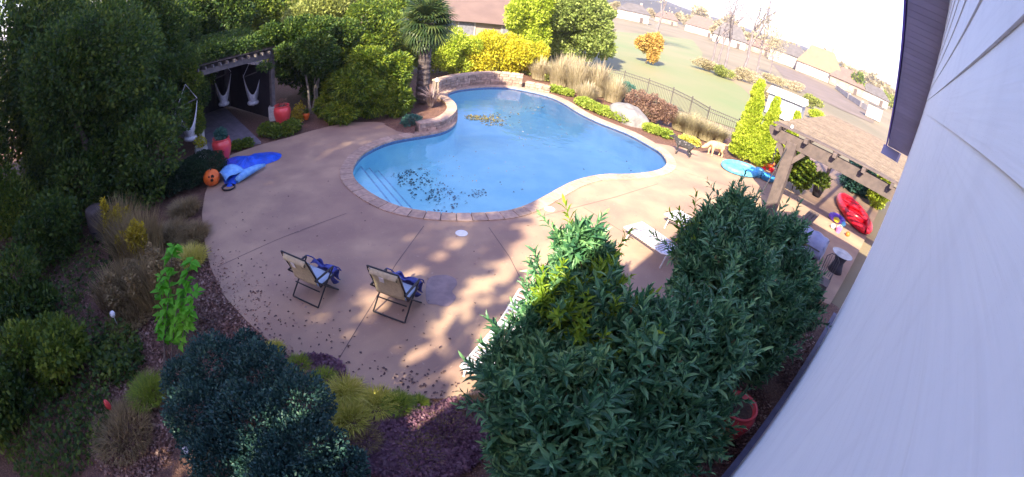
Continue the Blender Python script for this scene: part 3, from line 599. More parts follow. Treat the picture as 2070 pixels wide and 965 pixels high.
MB().box((-.7, -1.22, 1.2), (.5, .06, .5)).build('window', 'pane', t, local=True); MB().box((.8, -1.22, .95), (.9, .06, 1.9)).build('door', 'white', t, local=True)
t = thing('utility_box', 'white box like cabin at the end of the far white wall', 'cabin', P(1764, 240), None, R(-40))
MB().box((0, 0, 1.2), (3, 2.4, 2.4)).build('wall', 'housewhite', t, local=True); MB().box((0, 0, 2.47), (3.4, 2.8, .16)).build('roof', 'roofgrey', t, local=True); MB().box((.4, -1.22, 1.), (.9, .06, 1.9)).build('door', 'shedblue', t, local=True)

# ------------------------------------------------------------------ garden fence (black metal pickets)
fp = resample(PP([(1200, 168), (1270, 185), (1370, 225), (1425, 262), (1475, 285), (1530, 300), (1600, 318)], 0), 1.85, False)
t = thing('metal_fence', 'black metal picket fence between the pool planting and the lawn', 'fence', fp[0]); pk = MB()
for a in fp: MB().box(a + Vector((0, 0, .65)), (.06, .06, 1.35)).build('post', 'iron', t)
for a, c in zip(fp, fp[1:]):
    for zz in (.12, 1.02, 1.2): MB().bar(a + Vector((0, 0, zz)), c + Vector((0, 0, zz)), .03, .035).build('rail', 'iron', t)
    for i in range(1, 15): q = a.lerp(c, i/15); pk.box(q + Vector((0, 0, .64)), (.017, .017, 1.2))
pk.build('pickets', 'iron', t, kind='stuff')

# ------------------------------------------------------------------ trees and shrubs
def cl(px, py, zc, rx, rz):
    q = P(px, py, zc); return (q.x, q.y, zc, rx, rz)
def gb(px, py): q = P(px, py); return (q.x, q.y, -.05)
def wb(x, y, zc, rx, rz, k, sub=.45): return blob(x, y, zc, rx, rz, k, sub)
# tall trees behind and left of the camera: they shade the garden's left half; slender poplars added to cast shadow streaks
for i, (x, y, h, r_, n, lab) in enumerate([(-11.4, -6., 16.5, 2.9, 15000, 'tall tree behind the camera nearest the house'), (-15.5, -4., 17.5, 3.6, 18000, 'second tall tree behind the camera'), (-21., -2., 17, 3.8, 15000, 'third tall tree behind the camera at the fence'), (-13., -11.5, 20, 3.8, 18000, 'tallest tree far behind the camera'), (-20, -10, 19, 4, 13000, 'dark tree in the back corner left of the house'), (-7.0, -7.2, 14., .42, 1500, 'unseen slender poplar added to cast streak shade, next to the tall trees'), (-5.9, -7.6, 12., .2, 380, 'unseen thin poplar sapling added to cast streak shade'), (-4.9, -8.4, 11.5, .22, 420, 'unseen slender poplar added to cast streak shade, next to the house')]):
    plant('shade_tree', lab, 'tree', (x, y, -.1), [(x + rnd(-.3, .3)*r_, y + rnd(-.3, .3)*r_, z_, r_*(.55 + .45*math.sin(math.pi*(z_/h)**.8)), h*.09) for z_ in np.linspace(h*.22, h*.93, 9)], n, .42, .32, 'l_dark', trunk=.25 if n > 2000 else .06, group='trees behind the camera', crown='crown', shell=.2)
# left trees
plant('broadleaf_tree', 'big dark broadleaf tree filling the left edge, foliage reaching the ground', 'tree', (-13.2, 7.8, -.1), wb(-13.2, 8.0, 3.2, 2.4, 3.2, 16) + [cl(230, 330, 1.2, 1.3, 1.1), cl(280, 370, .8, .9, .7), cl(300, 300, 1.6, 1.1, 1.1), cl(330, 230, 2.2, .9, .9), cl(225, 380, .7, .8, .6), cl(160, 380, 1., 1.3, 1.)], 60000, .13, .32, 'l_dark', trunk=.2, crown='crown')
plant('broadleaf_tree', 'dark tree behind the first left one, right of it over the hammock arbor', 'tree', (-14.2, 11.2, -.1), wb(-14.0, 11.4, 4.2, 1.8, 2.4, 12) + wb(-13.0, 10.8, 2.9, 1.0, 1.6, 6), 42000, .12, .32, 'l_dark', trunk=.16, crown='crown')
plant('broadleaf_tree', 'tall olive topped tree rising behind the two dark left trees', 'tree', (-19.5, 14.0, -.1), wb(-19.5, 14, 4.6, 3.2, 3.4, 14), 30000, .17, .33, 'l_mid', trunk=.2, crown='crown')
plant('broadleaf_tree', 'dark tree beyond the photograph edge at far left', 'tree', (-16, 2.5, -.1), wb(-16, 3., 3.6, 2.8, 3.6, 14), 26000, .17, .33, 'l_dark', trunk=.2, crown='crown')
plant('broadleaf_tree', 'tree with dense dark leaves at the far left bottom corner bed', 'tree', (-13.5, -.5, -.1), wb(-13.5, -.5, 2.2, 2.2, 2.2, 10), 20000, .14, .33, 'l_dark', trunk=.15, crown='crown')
plant('climber', 'leafy climber with yellow flecks wound round the left arbor post', 'climbing plant', (-12.2, 12.3, 0), [(-12.3 + rnd(-.15, .15), 12.2 + rnd(-.15, .15), z_, .38, .4) for z_ in (1.0, 1.5, 2.0, 2.5, 3.0)], 7000, .09, .35, 'l_mid', trunk=.035)
plant('broadleaf_tree', 'multi stemmed tree with pale trunks right of the hammock arbor', 'tree', gb(632, 228), wb(-9.2, 17.0, 3.1, 1.7, 1.5, 12) + wb(-10.5, 16.3, 3.3, 1.0, 1.0, 5), 38000, .12, .3, 'l_dark', bark='palebark', trunk=.07, crown='crown', trunks=3)
plant('arching_shrub', 'large arching shrub with yellow green tips left of the palm', 'shrub', gb(745, 222), [cl(745, 205, .6, .9, .6), cl(690, 225, .45, .7, .45), cl(800, 205, .6, .7, .6), cl(720, 170, 1.4, 1.1, .7), cl(785, 160, 1.4, .9, .7), cl(745, 130, 2.1, .9, .7), cl(810, 130, 2.0, .5, .5), cl(690, 180, 1.1, .8, .7), cl(660, 215, .5, .5, .4)], 42000, .13, .2, 'l_arch', trunk=.06, mix=(1.1, .6, .1), droop=.35)
plant('broadleaf_tree', 'dark rounded tree filling the gap behind the arching shrub', 'tree', (-9.5, 21.5, -.1), wb(-9.5, 21.5, 2.8, 2.2, 2.4, 12), 30000, .14, .32, 'l_mid', trunk=.15, crown='crown')
plant('broadleaf_tree', 'pale olive tree behind the dark ones at top left of centre', 'tree', (-13.5, 25., -.1), wb(-13.5, 25, 3.8, 3.0, 3.0, 12), 24000, .2, .33, 'l_olive', trunk=.18, crown='crown')
plant('broadleaf_tree', 'greyish green tree behind the arbor roof', 'tree', (-17, 19., -.1), wb(-17, 19., 3.9, 2.4, 2.8, 12), 24000, .17, .33, 'l_dark', trunk=.18, crown='crown')
plant('broadleaf_tree', 'yellow green sunlit tree left of the palm crown', 'tree', (-10.5, 30, -.1), wb(-10.5, 30, 3.6, 2.4, 2.8, 10), 20000, .2, .33, 'l_olive', trunk=.15, crown='crown')
plant('broadleaf_tree', 'small yellow green tree right of the neighbour roof', 'tree', (-2.4, 35, -.1), wb(-2.4, 35, 3.0, 1.7, 3.2, 9), 15000, .18, .33, 'l_lime', trunk=.12, crown='crown')
hp = [(885, 128), (920, 125), (955, 122), (990, 118), (1025, 122), (1052, 128)]
for i, (x, y) in enumerate(hp):
    q = P(x, y + 20); lab = ['yellow green hedge bush touching the palm', 'bright hedge bush second from the palm', 'bright yellow bush at the left middle of the wall', 'bright yellow bush above the middle of the wall', 'bright yellow bush right of the wall middle', 'yellow bush at the right end of the long wall'][i]
    plant('yellow_bush', lab, 'bush', (q.x, q.y, -.05), wb(q.x, q.y, 1.15, 1.3, 1.25, 8, .6), 11000, .12, .35, 'l_yellow' if i > 1 else 'l_lime', trunk=.04, group='yellow bushes behind the pool wall')
bx, by, _ = gb(1160, 128)
plant('broadleaf_tree', 'large rounded yellow green tree beyond the wall, darker at lower right', 'tree', (bx, by, -.1), wb(bx - 1.4, by, 3.6, 4.3, 3.6, 26, .36) + wb(bx + 1.5, by, 1.8, 1.8, 1.2, 5), 62000, .22, .34, 'l_tree', trunk=.22, crown='crown')
plant('broadleaf_tree', 'slim pale tree between the neighbour roof and the large rounded tree', 'tree', (-2.0, 52, -.1), wb(-2, 52, 3.6, 2.4, 3.4, 10), 14000, .26, .33, 'l_tree', trunk=.15, crown='crown')
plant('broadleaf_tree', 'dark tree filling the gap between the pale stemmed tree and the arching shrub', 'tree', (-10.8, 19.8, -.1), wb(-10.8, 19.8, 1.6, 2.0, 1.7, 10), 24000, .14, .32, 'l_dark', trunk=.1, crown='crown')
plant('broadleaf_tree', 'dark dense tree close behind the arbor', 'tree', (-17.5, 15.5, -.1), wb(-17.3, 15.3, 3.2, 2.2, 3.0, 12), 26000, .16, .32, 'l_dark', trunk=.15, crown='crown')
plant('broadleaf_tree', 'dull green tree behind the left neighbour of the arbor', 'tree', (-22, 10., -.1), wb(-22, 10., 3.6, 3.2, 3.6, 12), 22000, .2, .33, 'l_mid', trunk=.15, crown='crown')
plant('broadleaf_tree', 'olive tree far behind the arbor roof', 'tree', (-22, 24., -.1), wb(-22, 24., 3.6, 3.4, 3.6, 12), 20000, .22, .33, 'l_olive', trunk=.15, crown='crown')
plant('broadleaf_tree', 'broad green tree behind the palm, left of the neighbour roof', 'tree', (-8.6, 26.5, -.1), wb(-8.6, 26.5, 2.6, 2.0, 2.4, 10), 20000, .17, .33, 'l_mid', trunk=.12, crown='crown')
plant('broadleaf_tree', 'grey green tree in the gap above the arbor, between the olive ones', 'tree', (-17.8, 25.5, -.1), wb(-17.8, 25.5, 4.2, 3.0, 3.8, 12), 22000, .2, .33, 'l_mid', trunk=.15, crown='crown')
plant('broadleaf_tree', 'dull tree beyond the photograph edge behind the left trees', 'tree', (-25, 5, -.1), wb(-25, 5, 4.2, 3.6, 4.2, 12), 18000, .24, .33, 'l_dark', trunk=.15, crown='crown')
plant('broadleaf_tree', 'olive tree beyond the photograph edge at the far left', 'tree', (-24, -3, -.1), wb(-24, -3, 4.2, 3.6, 4.2, 12), 15000, .24, .33, 'l_mid', trunk=.15, crown='crown')
for x, y, h, r_, lf, lab in [(95, 400, 2.6, 1.5, 'l_dark', 'dark shrub beyond the left edge next to the big dark tree'), (30, 480, 2.4, 1.6, 'l_mid', 'green shrub at the outermost left edge'), (125, 520, 1.6, 1.1, 'l_dark', 'rounded dark shrub left of the seedy shrubs'), (60, 640, 1.5, 1.2, 'l_dark', 'dark shrub low at the far left'), (120, 760, 1.2, .9, 'l_mid', 'green shrub at the far lower left'), (30, 860, 1.3, 1.0, 'l_dark', 'dark shrub in the bottom left corner')]:
    q = P(x, y); plant('border_shrub', lab, 'shrub', (q.x, q.y, -.05), wb(q.x, q.y, h*.5, r_, h*.5, 8, .55), 9000, .11, .33, lf, trunk=.03, group='shrubs along the far left border')
for x, y, lab in [(-20, 8.5, 'tall dark tree closing the gap at the far left top'), (-27, 14, 'tall olive tree at the outermost top left')]:
    plant('broadleaf_tree', lab, 'tree', (x, y, -.1), wb(x, y, 5.2, 3.6, 5.0, 14), 22000, .22, .33, 'l_dark' if x > -22 else 'l_olive', trunk=.2, crown='crown')
# palm
pb = Vector(gb(852, 214)); pb.z = .2; ph = 3.55
t = thing('palm_tree', 'windmill palm with shaggy dark trunk in the raised planter', 'palm tree', pb)
prof = []
for i in range(30):
    z_ = ph*i/29; prof.append((.28 - .05*i/29 + (.04 if i % 2 else 0), z_))
MB().lathe(prof, 14, pb).build('trunk', 'palmbark', t)
def frond_mesh():
    V = []; F = []; nl = 22
    for k in range(nl):
        a = R(-125 + 250*k/(nl - 1)); l = .72*(1 - .25*abs(a)/2.2); d = np.array([math.cos(a), math.sin(a), 0]); s = np.array([-d[1], d[0], 0]); o = len(V)
        c = np.array([.55, 0, 0.])
        V += [c, c + d*l*.5 + s*.035 + [0, 0, .02], c + d*l*.5 - s*.035 + [0, 0, .02], c + d*l*.8 + s*.022 - [0, 0, .05], c + d*l*.8 - s*.022 - [0, 0, .05], c + d*l - [0, 0, .2]]
        F += [(o, o + 2, o + 1), (o + 1, o + 2, o + 4), (o + 1, o + 4, o + 3), (o + 3, o + 4, o + 5)]
    me = bpy.data.meshes.new('frond'); me.from_pydata([tuple(v) for v in V], [], F); b = MB().tube([(0, 0, 0), (.3, 0, .03), (.56, 0, 0)], .014, 5)
    o = len(V); me2 = bpy.data.meshes.new('frond'); me2.from_pydata([tuple(v) for v in V] + [tuple(v) for v in b.v], [], F + [tuple(i + o for i in f) for f in b.f]); me2.materials.append(MT['l_palm']); return me2
FM = frond_mesh()
for i in range(54):
    el = R(80 - 145*(i/53)); az = i*2.4; o = bpy.data.objects.new('frond', FM); COL.objects.link(o); o.parent = t; o.location = (0, 0, ph + rnd(-.15, .1)); o.scale = (1.15,)*3
    o.rotation_euler = (rnd(-.3, .3), -el, az)
q = P(872, 214, .25); t = thing('flax_plant', 'spiky purplish grey flax plant in the raised planter', 'plant', q)
blades('leaves', 90, q, .12, .95, .05, 'l_phorm', t, lean=.9)
q = P(832, 256, .05); t = thing('low_shrub', 'small grey green shrub at the left foot of the planter wall', 'shrub', q); leaves('foliage', 1600, [(q.x, q.y, .25)], [(.4, .4, .25)], .07, .35, 'l_bluegreen', t)
# planting along the far right side of the pool
def cover(name, label, cat, pts, n, L, lf, z=.14, r_=.35, Wr=.4, group=None):
    q = [P(x, y) for x, y in pts]; t = thing(name, label, cat, q[0], group); leaves('foliage', n, [(a.x, a.y, z) for a in q], [(r_, r_, z + .04) for a in q], L, Wr, lf, t, shell=.3); return t
cover('ground_cover', 'small lime groundcover clump right of the short stone wall', 'groundcover', [(1118, 184), (1132, 188), (1148, 192)], 3500, .09, 'l_cover')
cover('ground_cover', 'long lime groundcover mound between the pool edge and the boulder', 'groundcover', [(1178, 212), (1195, 220), (1215, 228), (1232, 234), (1250, 240), (1265, 246)], 7000, .09, 'l_cover', .17, .5)
cover('ground_cover', 'lime groundcover mound behind the black dog', 'groundcover', [(1312, 264), (1328, 270), (1345, 276)], 3500, .09, 'l_cover')
cover('ground_cover', 'olive groundcover patch between the two dogs', 'groundcover', [(1385, 288), (1400, 292)], 1800, .08, 'l_yellowgrass')
cover('ground_cover', 'dull green groundcover at the foot of the large rounded tree', 'groundcover', [(1075, 150), (1095, 156), (1120, 165)], 3500, .1, 'l_olive', .3, .8)
gi = 0
glab = ['tall tan ornamental grass right of the short stone wall', 'plume topped ornamental grass left of the tallest tan one', 'tallest tan plume grass before the large tree', 'tan plume grass right of the tallest one', 'wispy tan grass at the right end of the plume row', 'short tan grass before the plume row', 'pinkish tan grass behind the plume row']
for (x, y, h, r_) in [(1090, 160, 1.1, .8), (1130, 172, 1.5, .9), (1168, 185, 1.7, 1.0), (1205, 192, 1.6, .9), (1238, 205, 1.2, .8), (1185, 205, .9, .8), (1150, 160, 1.4, 1.2)]:
    q = P(x, y); t = thing('ornamental_grass', glab[gi], 'ornamental grass', q, 'plume grasses beyond the pool'); gi += 1
    blades('blades', 1500, q, r_*.6, h, .02, 'l_drygrass', t, lean=.45); blades('plumes', 260, q, r_*.5, h*1.25, .06, 'l_drygrass', t, lean=.25)
for (x, y, h, r_, lab) in [(1395, 272, 1.15, .7, 'grey green grass clump against the fence left of the tan dog'), (1425, 282, 1.0, .6, 'grey green grass clump against the fence behind the tan dog'), (1372, 262, .9, .6, 'grey green grass clump right of the reddish shrub'), (1300, 245, .7, .5, 'tan grass clump right of the boulder'), (1450, 285, .8, .5, 'tan grass clump next to the arborvitae')]:
    q = P(x, y); t = thing('ornamental_grass', lab, 'ornamental grass', q, 'grass clumps by the metal fence'); blades('blades', 1300, q, r_*.6, h, .02, 'l_scrub', t, lean=.6)
plant('barberry_shrub', 'reddish brown shrub right of the boulder', 'shrub', gb(1318, 240), [cl(1290, 205, .75, .7, .6), cl(1320, 215, .75, .8, .6), cl(1345, 228, .65, .65, .5), cl(1310, 232, .4, .6, .4)], 9500, .08, .4, 'l_red', trunk=.03)
plant('low_shrub', 'dark grey green shrub behind the boulder', 'shrub', gb(1262, 200), [cl(1262, 182, .6, .7, .45)], 3500, .08, .4, 'l_bluegreen', trunk=.03)
# boulder
t = Vector(gb(1272, 244)); bm = bmesh.new(); bmesh.ops.create_icosphere(bm, subdivisions=4, radius=1)
from mathutils import noise
for v in bm.verts:
    k = 1 + .22*noise.noise(v.co*1.3 + Vector((3, 1, 2))) + .06*noise.noise(v.co*4); v.co = Vector((v.co.x*1.05*k, v.co.y*.75*k, max(-.2, v.co.z*.85*k)))
me = bpy.data.meshes.new('boulder'); bm.to_mesh(me); bm.free(); o = link('boulder', me, MT['boulder'], smooth=True); o.location = (t.x, t.y, .0); o.rotation_euler = (0, .15, -.6); tag(o, 'large pale grey boulder beside the lime groundcover', 'boulder')
# arborvitae
for (x, y, h, r_, n, lab) in [(1497, 318, 3.75, .62, 30000, 'tallest and leftmost lime green columnar arborvitae'), (1533, 335, 3.3, .5, 24000, 'middle lime green columnar arborvitae of the three'), (1580, 340, 2.9, .48, 20000, 'rightmost shortest columnar arborvitae by the pergola')]:
    q = P(x, y); cs = [(q.x + rnd(-.04, .04), q.y + rnd(-.04, .04), z_, r_*(1 - max(0, z_/h - .15)**1.5*.95)*(1 + rnd(-.06, .06)), h*.09) for z_ in np.linspace(.25, h - .2, 15)]
    plant('arborvitae', lab, 'conifer', (q.x, q.y, -.05), cs, n, .075, .4, 'l_lime', trunk=.06, group='columnar arborvitae', shell=.75, mix=(.8, .6, 1.2))
# orange bush and small trees on the lawn
q = P(1306, 127); plant('orange_bush', 'round orange leaved small tree standing on the lawn', 'tree', (q.x, q.y, -.05), wb(q.x, q.y, 1.9, 1.15, 1.5, 10, .5), 9000, .2, .4, 'l_orange', trunk=.1)
def bare_tree(x, y, h, label, m='greybark', depth=5, spread=.42, r0=.12, tint=None):
    q = P(x, y); h *= 1.45; t = thing('bare_tree', label, 'tree', q, 'bare trees beyond the lawn'); tr = MB(); br = MB()
    def grow(p, d, l, r_, k):
        e = p + d*l; mid = p.lerp(e, .5) + Vector((rnd(-1, 1), rnd(-1, 1), 0))*l*.05
        (tr if k == depth else br).tube([p, mid, e], [r_*1.25, r_*1.1, r_*.8], 4 if k < depth else 7, caps=False)
        if k == 0: return
        for i in range(random.choice((2, 3, 3)) if k > 1 else 3):
            nd_ = (d + Vector((random.gauss(0, 1), random.gauss(0, 1), random.gauss(0, .6)))*spread).normalized(); nd_.z = abs(nd_.z)*.8 + .25; grow(p.lerp(e, rnd(.6, 1.)), nd_.normalized(), l*rnd(.6, .85), r_*.55, k - 1)
    grow(q - Vector((0, 0, .1)), Vector((rnd(-.06, .06), rnd(-.06, .06), 1)).normalized(), h*.3, r0, depth)
    tr.build('trunk', m, t); br.build('branches', m, t, kind='stuff')
    if tint: leaves('leaf_remnants', 1300, [(q.x, q.y, h*.62)], [(h*.22, h*.22, h*.3)], .2, .4, tint, t, shell=.1)
for x, y, h, lab, r0, ti in [(1433, 142, 9.5, 'slim bare tree leftmost of the group beyond the lawn', .13, None), (1447, 146, 10.5, 'bare tree with twin look next right of the leftmost', .13, None), (1462, 150, 11, 'bare tree in the middle of the group beyond the lawn', .15, None), (1500, 150, 12, 'tallest bare tree with the widest crown', .2, None), (1528, 158, 9, 'bare tree right of the tallest one', .13, 'l_scrub'), (1555, 152, 7, 'low bare tree at the right end of the group', .11, 'l_scrub'), (1325, 92, 13, 'half bare tree with pinkish leaves behind the orange tree', .2, 'l_drygrass')]:
    bare_tree(x, y, h, lab, r0=r0, tint=ti)
for x, y, r_, h, lf, lab in [(1425, 142, 1.4, 1., 'l_scrub', 'pale scrub bush under the leftmost bare trees'), (1458, 155, 1.3, 1.2, 'l_olive', 'green scrub bush under the middle bare trees'), (1490, 160, 1.6, 1.2, 'l_scrub', 'pale scrub bush under the tallest bare tree'), (1525, 165, 1.7, 1.3, 'l_drygrass', 'tan scrub bush behind the tallest arborvitae'), (1560, 170, 1.8, 1.3, 'l_scrub', 'pale scrub bush above the shed'), (1600, 180, 1.8, 1.2, 'l_drygrass', 'tan scrub bush right above the shed'), (1640, 218, 1.1, 1.2, 'l_olive', 'olive bush right of the shed'), (1645, 240, .8, .8, 'l_lime', 'small lime bush just above the pergola'), (1540, 200, 1.0, 1.0, 'l_scrub', 'low scrub between the two left arborvitae tops')]:
    q = P(x, y); plant('scrub_bush', lab, 'bush', (q.x, q.y, -.05), wb(q.x, q.y, h*.6, r_, h*.6, 5, .6), 2600, .16, .35, lf, trunk=.03, group='scrub beyond the lawn')
for i, (x, y, h, lf, lab) in enumerate([(1240, 30, 6, 'l_scrub', 'far tree left of the white house'), (1312, 40, 7, 'l_drygrass', 'far pale tree between the two left houses'), (1385, 55, 6, 'l_scrub', 'far tree between the pink and brown roofed houses'), (1445, 84, 6, 'l_drygrass', 'far tree before the brown roofed house'), (1560, 116, 6, 'l_scrub', 'far tree left of the many windowed house'), (1620, 142, 5, 'l_scrub', 'far tree left of the orange tan roof'), (1685, 168, 6, 'l_mid', 'far dark tree right of the orange tan roof'), (1725, 190, 8, 'l_mid', 'far dark tree above the white wall'), (1745, 196, 5, 'l_scrub', 'far tree left of the rightmost house'), (1785, 214, 6, 'l_olive', 'far green tree beside the eaves of the house'), (1800, 220, 6, 'l_olive', 'far green tree half behind the eaves of the house')]):
    q = P(x, y); plant('far_tree', lab, 'tree', (q.x, q.y, -.1), wb(q.x, q.y, h*.55, h*.42, h*.42, 5, .6), 1400, .7, .4, lf, trunk=.2, group='trees among the far houses', crown='crown')
# skyline trees on the hills
for i in range(26):
    a = R(14 + 30*i/25 + rnd(-.4, .4)); d = rnd(330, 430); x, y = math.sin(a)*d, math.cos(a)*d; h = rnd(8, 17)
    plant('skyline_tree', 'small distant hazy tree on the skyline of the hills', 'tree', (x, y, -.1), wb(x, y, h*.6, h*.5, h*.4, 4, .6), 350, 2.2, .42, 'l_scrub', trunk=.3, group='trees on the skyline', crown='crown')

# near hedges: laurels
def spray_mesh(sunlit_tint=False, k=0):
    n = 15; r2 = np.random.default_rng(50 + k); a = np.arange(n)*2.4 + r2.random(n)*.4; el = np.linspace(.05, 1.4, n) + r2.normal(size=n)*.15
    d = np.stack([np.cos(a)*np.cos(el), np.sin(a)*np.cos(el), np.sin(el)], 1); p = np.stack([0*a, 0*a, np.linspace(-.06, .05, n)], 1); nr = np.tile([0, 0, 1.], (n, 1)) + np.stack([-np.cos(a), -np.sin(a), 0*a], 1)*.8
    L = .185*(.75 + .45*r2.random(n)); W = L*.12; d = unit(d); s = unit(np.cross(d, nr)); nn = np.cross(s, d); L = L[:, None]; W = W[:, None]
    V = np.stack([p, p + .3*L*d + W*s + .05*L*nn, p + .68*L*d + W*.85*s + .02*L*nn, p + L*d - .12*L*nn, p + .68*L*d - W*.85*s + .02*L*nn, p + .3*L*d - W*s + .05*L*nn, p + .5*L*d], 1).reshape(-1, 3)
    F = []
    for i in range(n): o = i*7; F += [(o, o + 1, o + 6), (o + 1, o + 2, o + 6), (o + 2, o + 3, o + 6), (o, o + 6, o + 5), (o + 5, o + 6, o + 4), (o + 4, o + 6, o + 3)]
    me = bpy.data.meshes.new('leaf_spray'); me.from_pydata([tuple(v) for v in V], [], F); me.materials.append(MT['l_laurelsunlit' if sunlit_tint else 'l_laurel']); return me
def shoot_mesh(sunlit_tint=False, k=0):
    n = 18; r2 = np.random.default_rng(90 + k); t_ = np.linspace(0, 1, n); a = np.arange(n)*2.4 + r2.random(n)*.5; el = .35 + .8*t_**1.5 + r2.normal(size=n)*.15; hgt = .26 + .12*(k % 3)
    d = np.stack([np.cos(a)*np.cos(el), np.sin(a)*np.cos(el), np.sin(el)], 1); bend = .06*np.sin(t_*2 + k)
    p = np.stack([bend, bend*.5, t_*hgt - .08], 1); nr = np.tile([0, 0, 1.], (n, 1)) - np.stack([np.cos(a), np.sin(a), 0*a], 1)*.8
    L = .185*(1.05 - .45*t_)*(.75 + .5*r2.random(n)); W = L*.125; d = unit(d); s = unit(np.cross(d, nr)); nn = np.cross(s, d); L = L[:, None]; W = W[:, None]
    V = np.stack([p, p + .3*L*d + W*s + .05*L*nn, p + .68*L*d + W*.85*s + .02*L*nn, p + L*d - .16*L*nn, p + .68*L*d - W*.85*s + .02*L*nn, p + .3*L*d - W*s + .05*L*nn, p + .5*L*d], 1).reshape(-1, 3); F = []
    for i in range(n): o = i*7; F += [(o, o + 1, o + 6), (o + 1, o + 2, o + 6), (o + 2, o + 3, o + 6), (o, o + 6, o + 5), (o + 5, o + 6, o + 4), (o + 4, o + 6, o + 3)]
    b = MB().tube([(0, 0, -.15), (bend[n//2], bend[n//2]*.5, hgt*.5 - .08), (bend[-1], bend[-1]*.5, hgt - .08)], [.007, .005, .003], 5); o = len(V)
    me = bpy.data.meshes.new('leaf_spray'); me.from_pydata([tuple(v) for v in V] + [tuple(v) for v in b.v], [], F + [tuple(i + o for i in f) for f in b.f]); me.materials.append(MT['l_laurelsunlit' if sunlit_tint else 'l_laurel']); return me
SPR = [spray_mesh(False, k) for k in range(4)] + [shoot_mesh(False, k) for k in range(6)]; SPR_LIT = [spray_mesh(True, 9), shoot_mesh(True, 10), shoot_mesh(True, 11)]
def laurel(label, base, clumps, n_in, n_spray, sunlit_tint=None):
    t = thing('laurel_shrub', label, 'shrub', base, 'laurel shrubs along the house wall'); b = Vector(base)
    for c in clumps: limb(b, c[:3], .03, .008, 'stem', 'bark', t, .08, 6, 4)
    C = [c[:3] for c in clumps]; Q = [(c[3], c[3], c[4]) for c in clumps]
    leaves('foliage', n_in, C, Q, .15, .12, 'l_laurel', t, shell=.35, mix=(.8, .9, .9), jit=.5)
    p, o = clump_pts(n_spray*6, C, Q, .93); camv = unit(np.array([[0, 0, H]]) - p)
    Cn, Qn = np.array(C), np.array(Q); keep = []
    for i in range(len(p)):
        dd = (((p[i] - Cn)/Qn)**2).sum(1)
        if (dd < .72).sum() == 0 and (o[i]*camv[i]).sum() > -.25: keep.append(i)
        if len(keep) >= n_spray: break
    base_ = wloc(t)
    for i in keep:
        pz = Vector(p[i]); ori = Vector(o[i])*.75 + Vector((0, 0, .75)) + Vector((rnd(-1, 1), rnd(-1, 1), rnd(-1, 1)))*.3
        lit_spray = sunlit_tint and any((pz - Vector(y[:3])).length < y[3] for y in sunlit_tint) and random.random() < .65
        ob = bpy.data.objects.new('leaf_spray', random.choice(SPR_LIT if lit_spray else SPR)); COL.objects.link(ob); ob.parent = t; ob.location = pz - base_; ob.rotation_euler = ori.to_track_quat('Z', 'Y').to_euler(); ob.rotation_euler.rotate_axis('Z', rnd(0, 6.28)); ob.scale = (rnd(.7, 1.35),)*3
    leaves('dead_leaves', 260, C, Q, .13, .15, 'l_tangrass', t, shell=.9)
    return t
A1 = [cl(1160, 510, 2.45, .2, .36), cl(1195, 545, 2.2, .34, .45), cl(1150, 590, 2.0, .38, .45), cl(1185, 640, 1.8, .6, .55), cl(1110, 670, 1.6, .36, .44), cl(1090, 750, 1.3, .4, .46), cl(1100, 780, 1.4, .7, .6), cl(1105, 890, 1.0, .6, .55), cl(1180, 880, 1.3, .7, .6)]
A2 = [cl(1295, 710, 1.75, .4, .4), cl(1345, 680, 1.85, .32, .38), cl(1410, 675, 1.9, .5, .48), cl(1280, 720, 1.7, .7, .6), cl(1400, 740, 1.6, .6, .6), cl(1300, 840, 1.3, .7, .6), cl(1390, 860, 1.0, .5, .6), cl(1260, 930, 1.0, .7, .6), cl(1450, 680, 1.7, .35, .4)]
A3 = [cl(1480, 435, 2.5, .3, .4), cl(1455, 475, 2.2, .5, .5), cl(1420, 510, 1.9, .5, .5), cl(1520, 480, 2.1, .5, .5), cl(1580, 490, 1.9, .45, .5), cl(1480, 560, 1.9, .8, .6), cl(1590, 570, 1.5, .6, .6), cl(1540, 640, 1.2, .8, .6), cl(1410, 575, 1.6, .4, .45), cl(1610, 620, 1.0, .5, .5), cl(1500, 700, .9, .7, .6)]
laurel('left and tallest laurel shrub, its top sprays coloured as sunlit', tuple(P(1130, 880, 0)), A1, 22000, 290, sunlit_tint=[(*P(1185, 640, 1.9), .62), (*P(1215, 540, 2.2), .5)])
laurel('middle laurel shrub with blue green sprays', tuple(P(1330, 860, 0)), A2, 20000, 290)
laurel('right laurel shrub in front of the loungers and grill', tuple(P(1530, 740, 0)), A3, 26000, 290, sunlit_tint=[(*P(1400, 500, 1.9), .45)])
# dark holly at bottom left and neighbours
plant('holly_shrub', 'large blue green small leaved shrub at the bottom left', 'shrub', tuple(P(520, 920, 0)), [cl(430, 740, .95, .5, .45), cl(520, 760, .95, .5, .45), cl(600, 820, .9, .5, .4), cl(400, 840, .8, .5, .5), cl(500, 860, .9, .6, .5), cl(620, 910, .8, .5, .45), cl(450, 940, .7, .5, .5), cl(690, 950, .6, .35, .35), cl(550, 950, .8, .5, .5), cl(370, 770, .8, .35, .35), cl(500, 705, .8, .25, .3), cl(560, 1010, .8, .6, .5)], 62000, .05, .3, 'l_holly', trunk=.03)
t = thing('tall_green_plant', 'tall plant with glossy bright green leaves growing left of the patio', 'plant', P(340, 760))
stems = [((330, 740), (350, 500), 1.35), ((345, 740), (385, 530), 1.2), ((335, 745), (325, 560), 1.0), ((350, 740), (395, 590), .9), ((340, 720), (345, 620), .6)]
pts = []
for (a, c, h_) in stems:
    p0 = P(*a); p1 = P(c[0], c[1], h_); MB().tube([p0, p0.lerp(p1, .5) + Vector((rnd(-.05, .05), rnd(-.05, .05), 0)), p1], [.014, .01, .005], 6).build('stem', 'bark', t)
    pts += [p0.lerp(p1, s) for s in np.linspace(.3, 1, 9)]
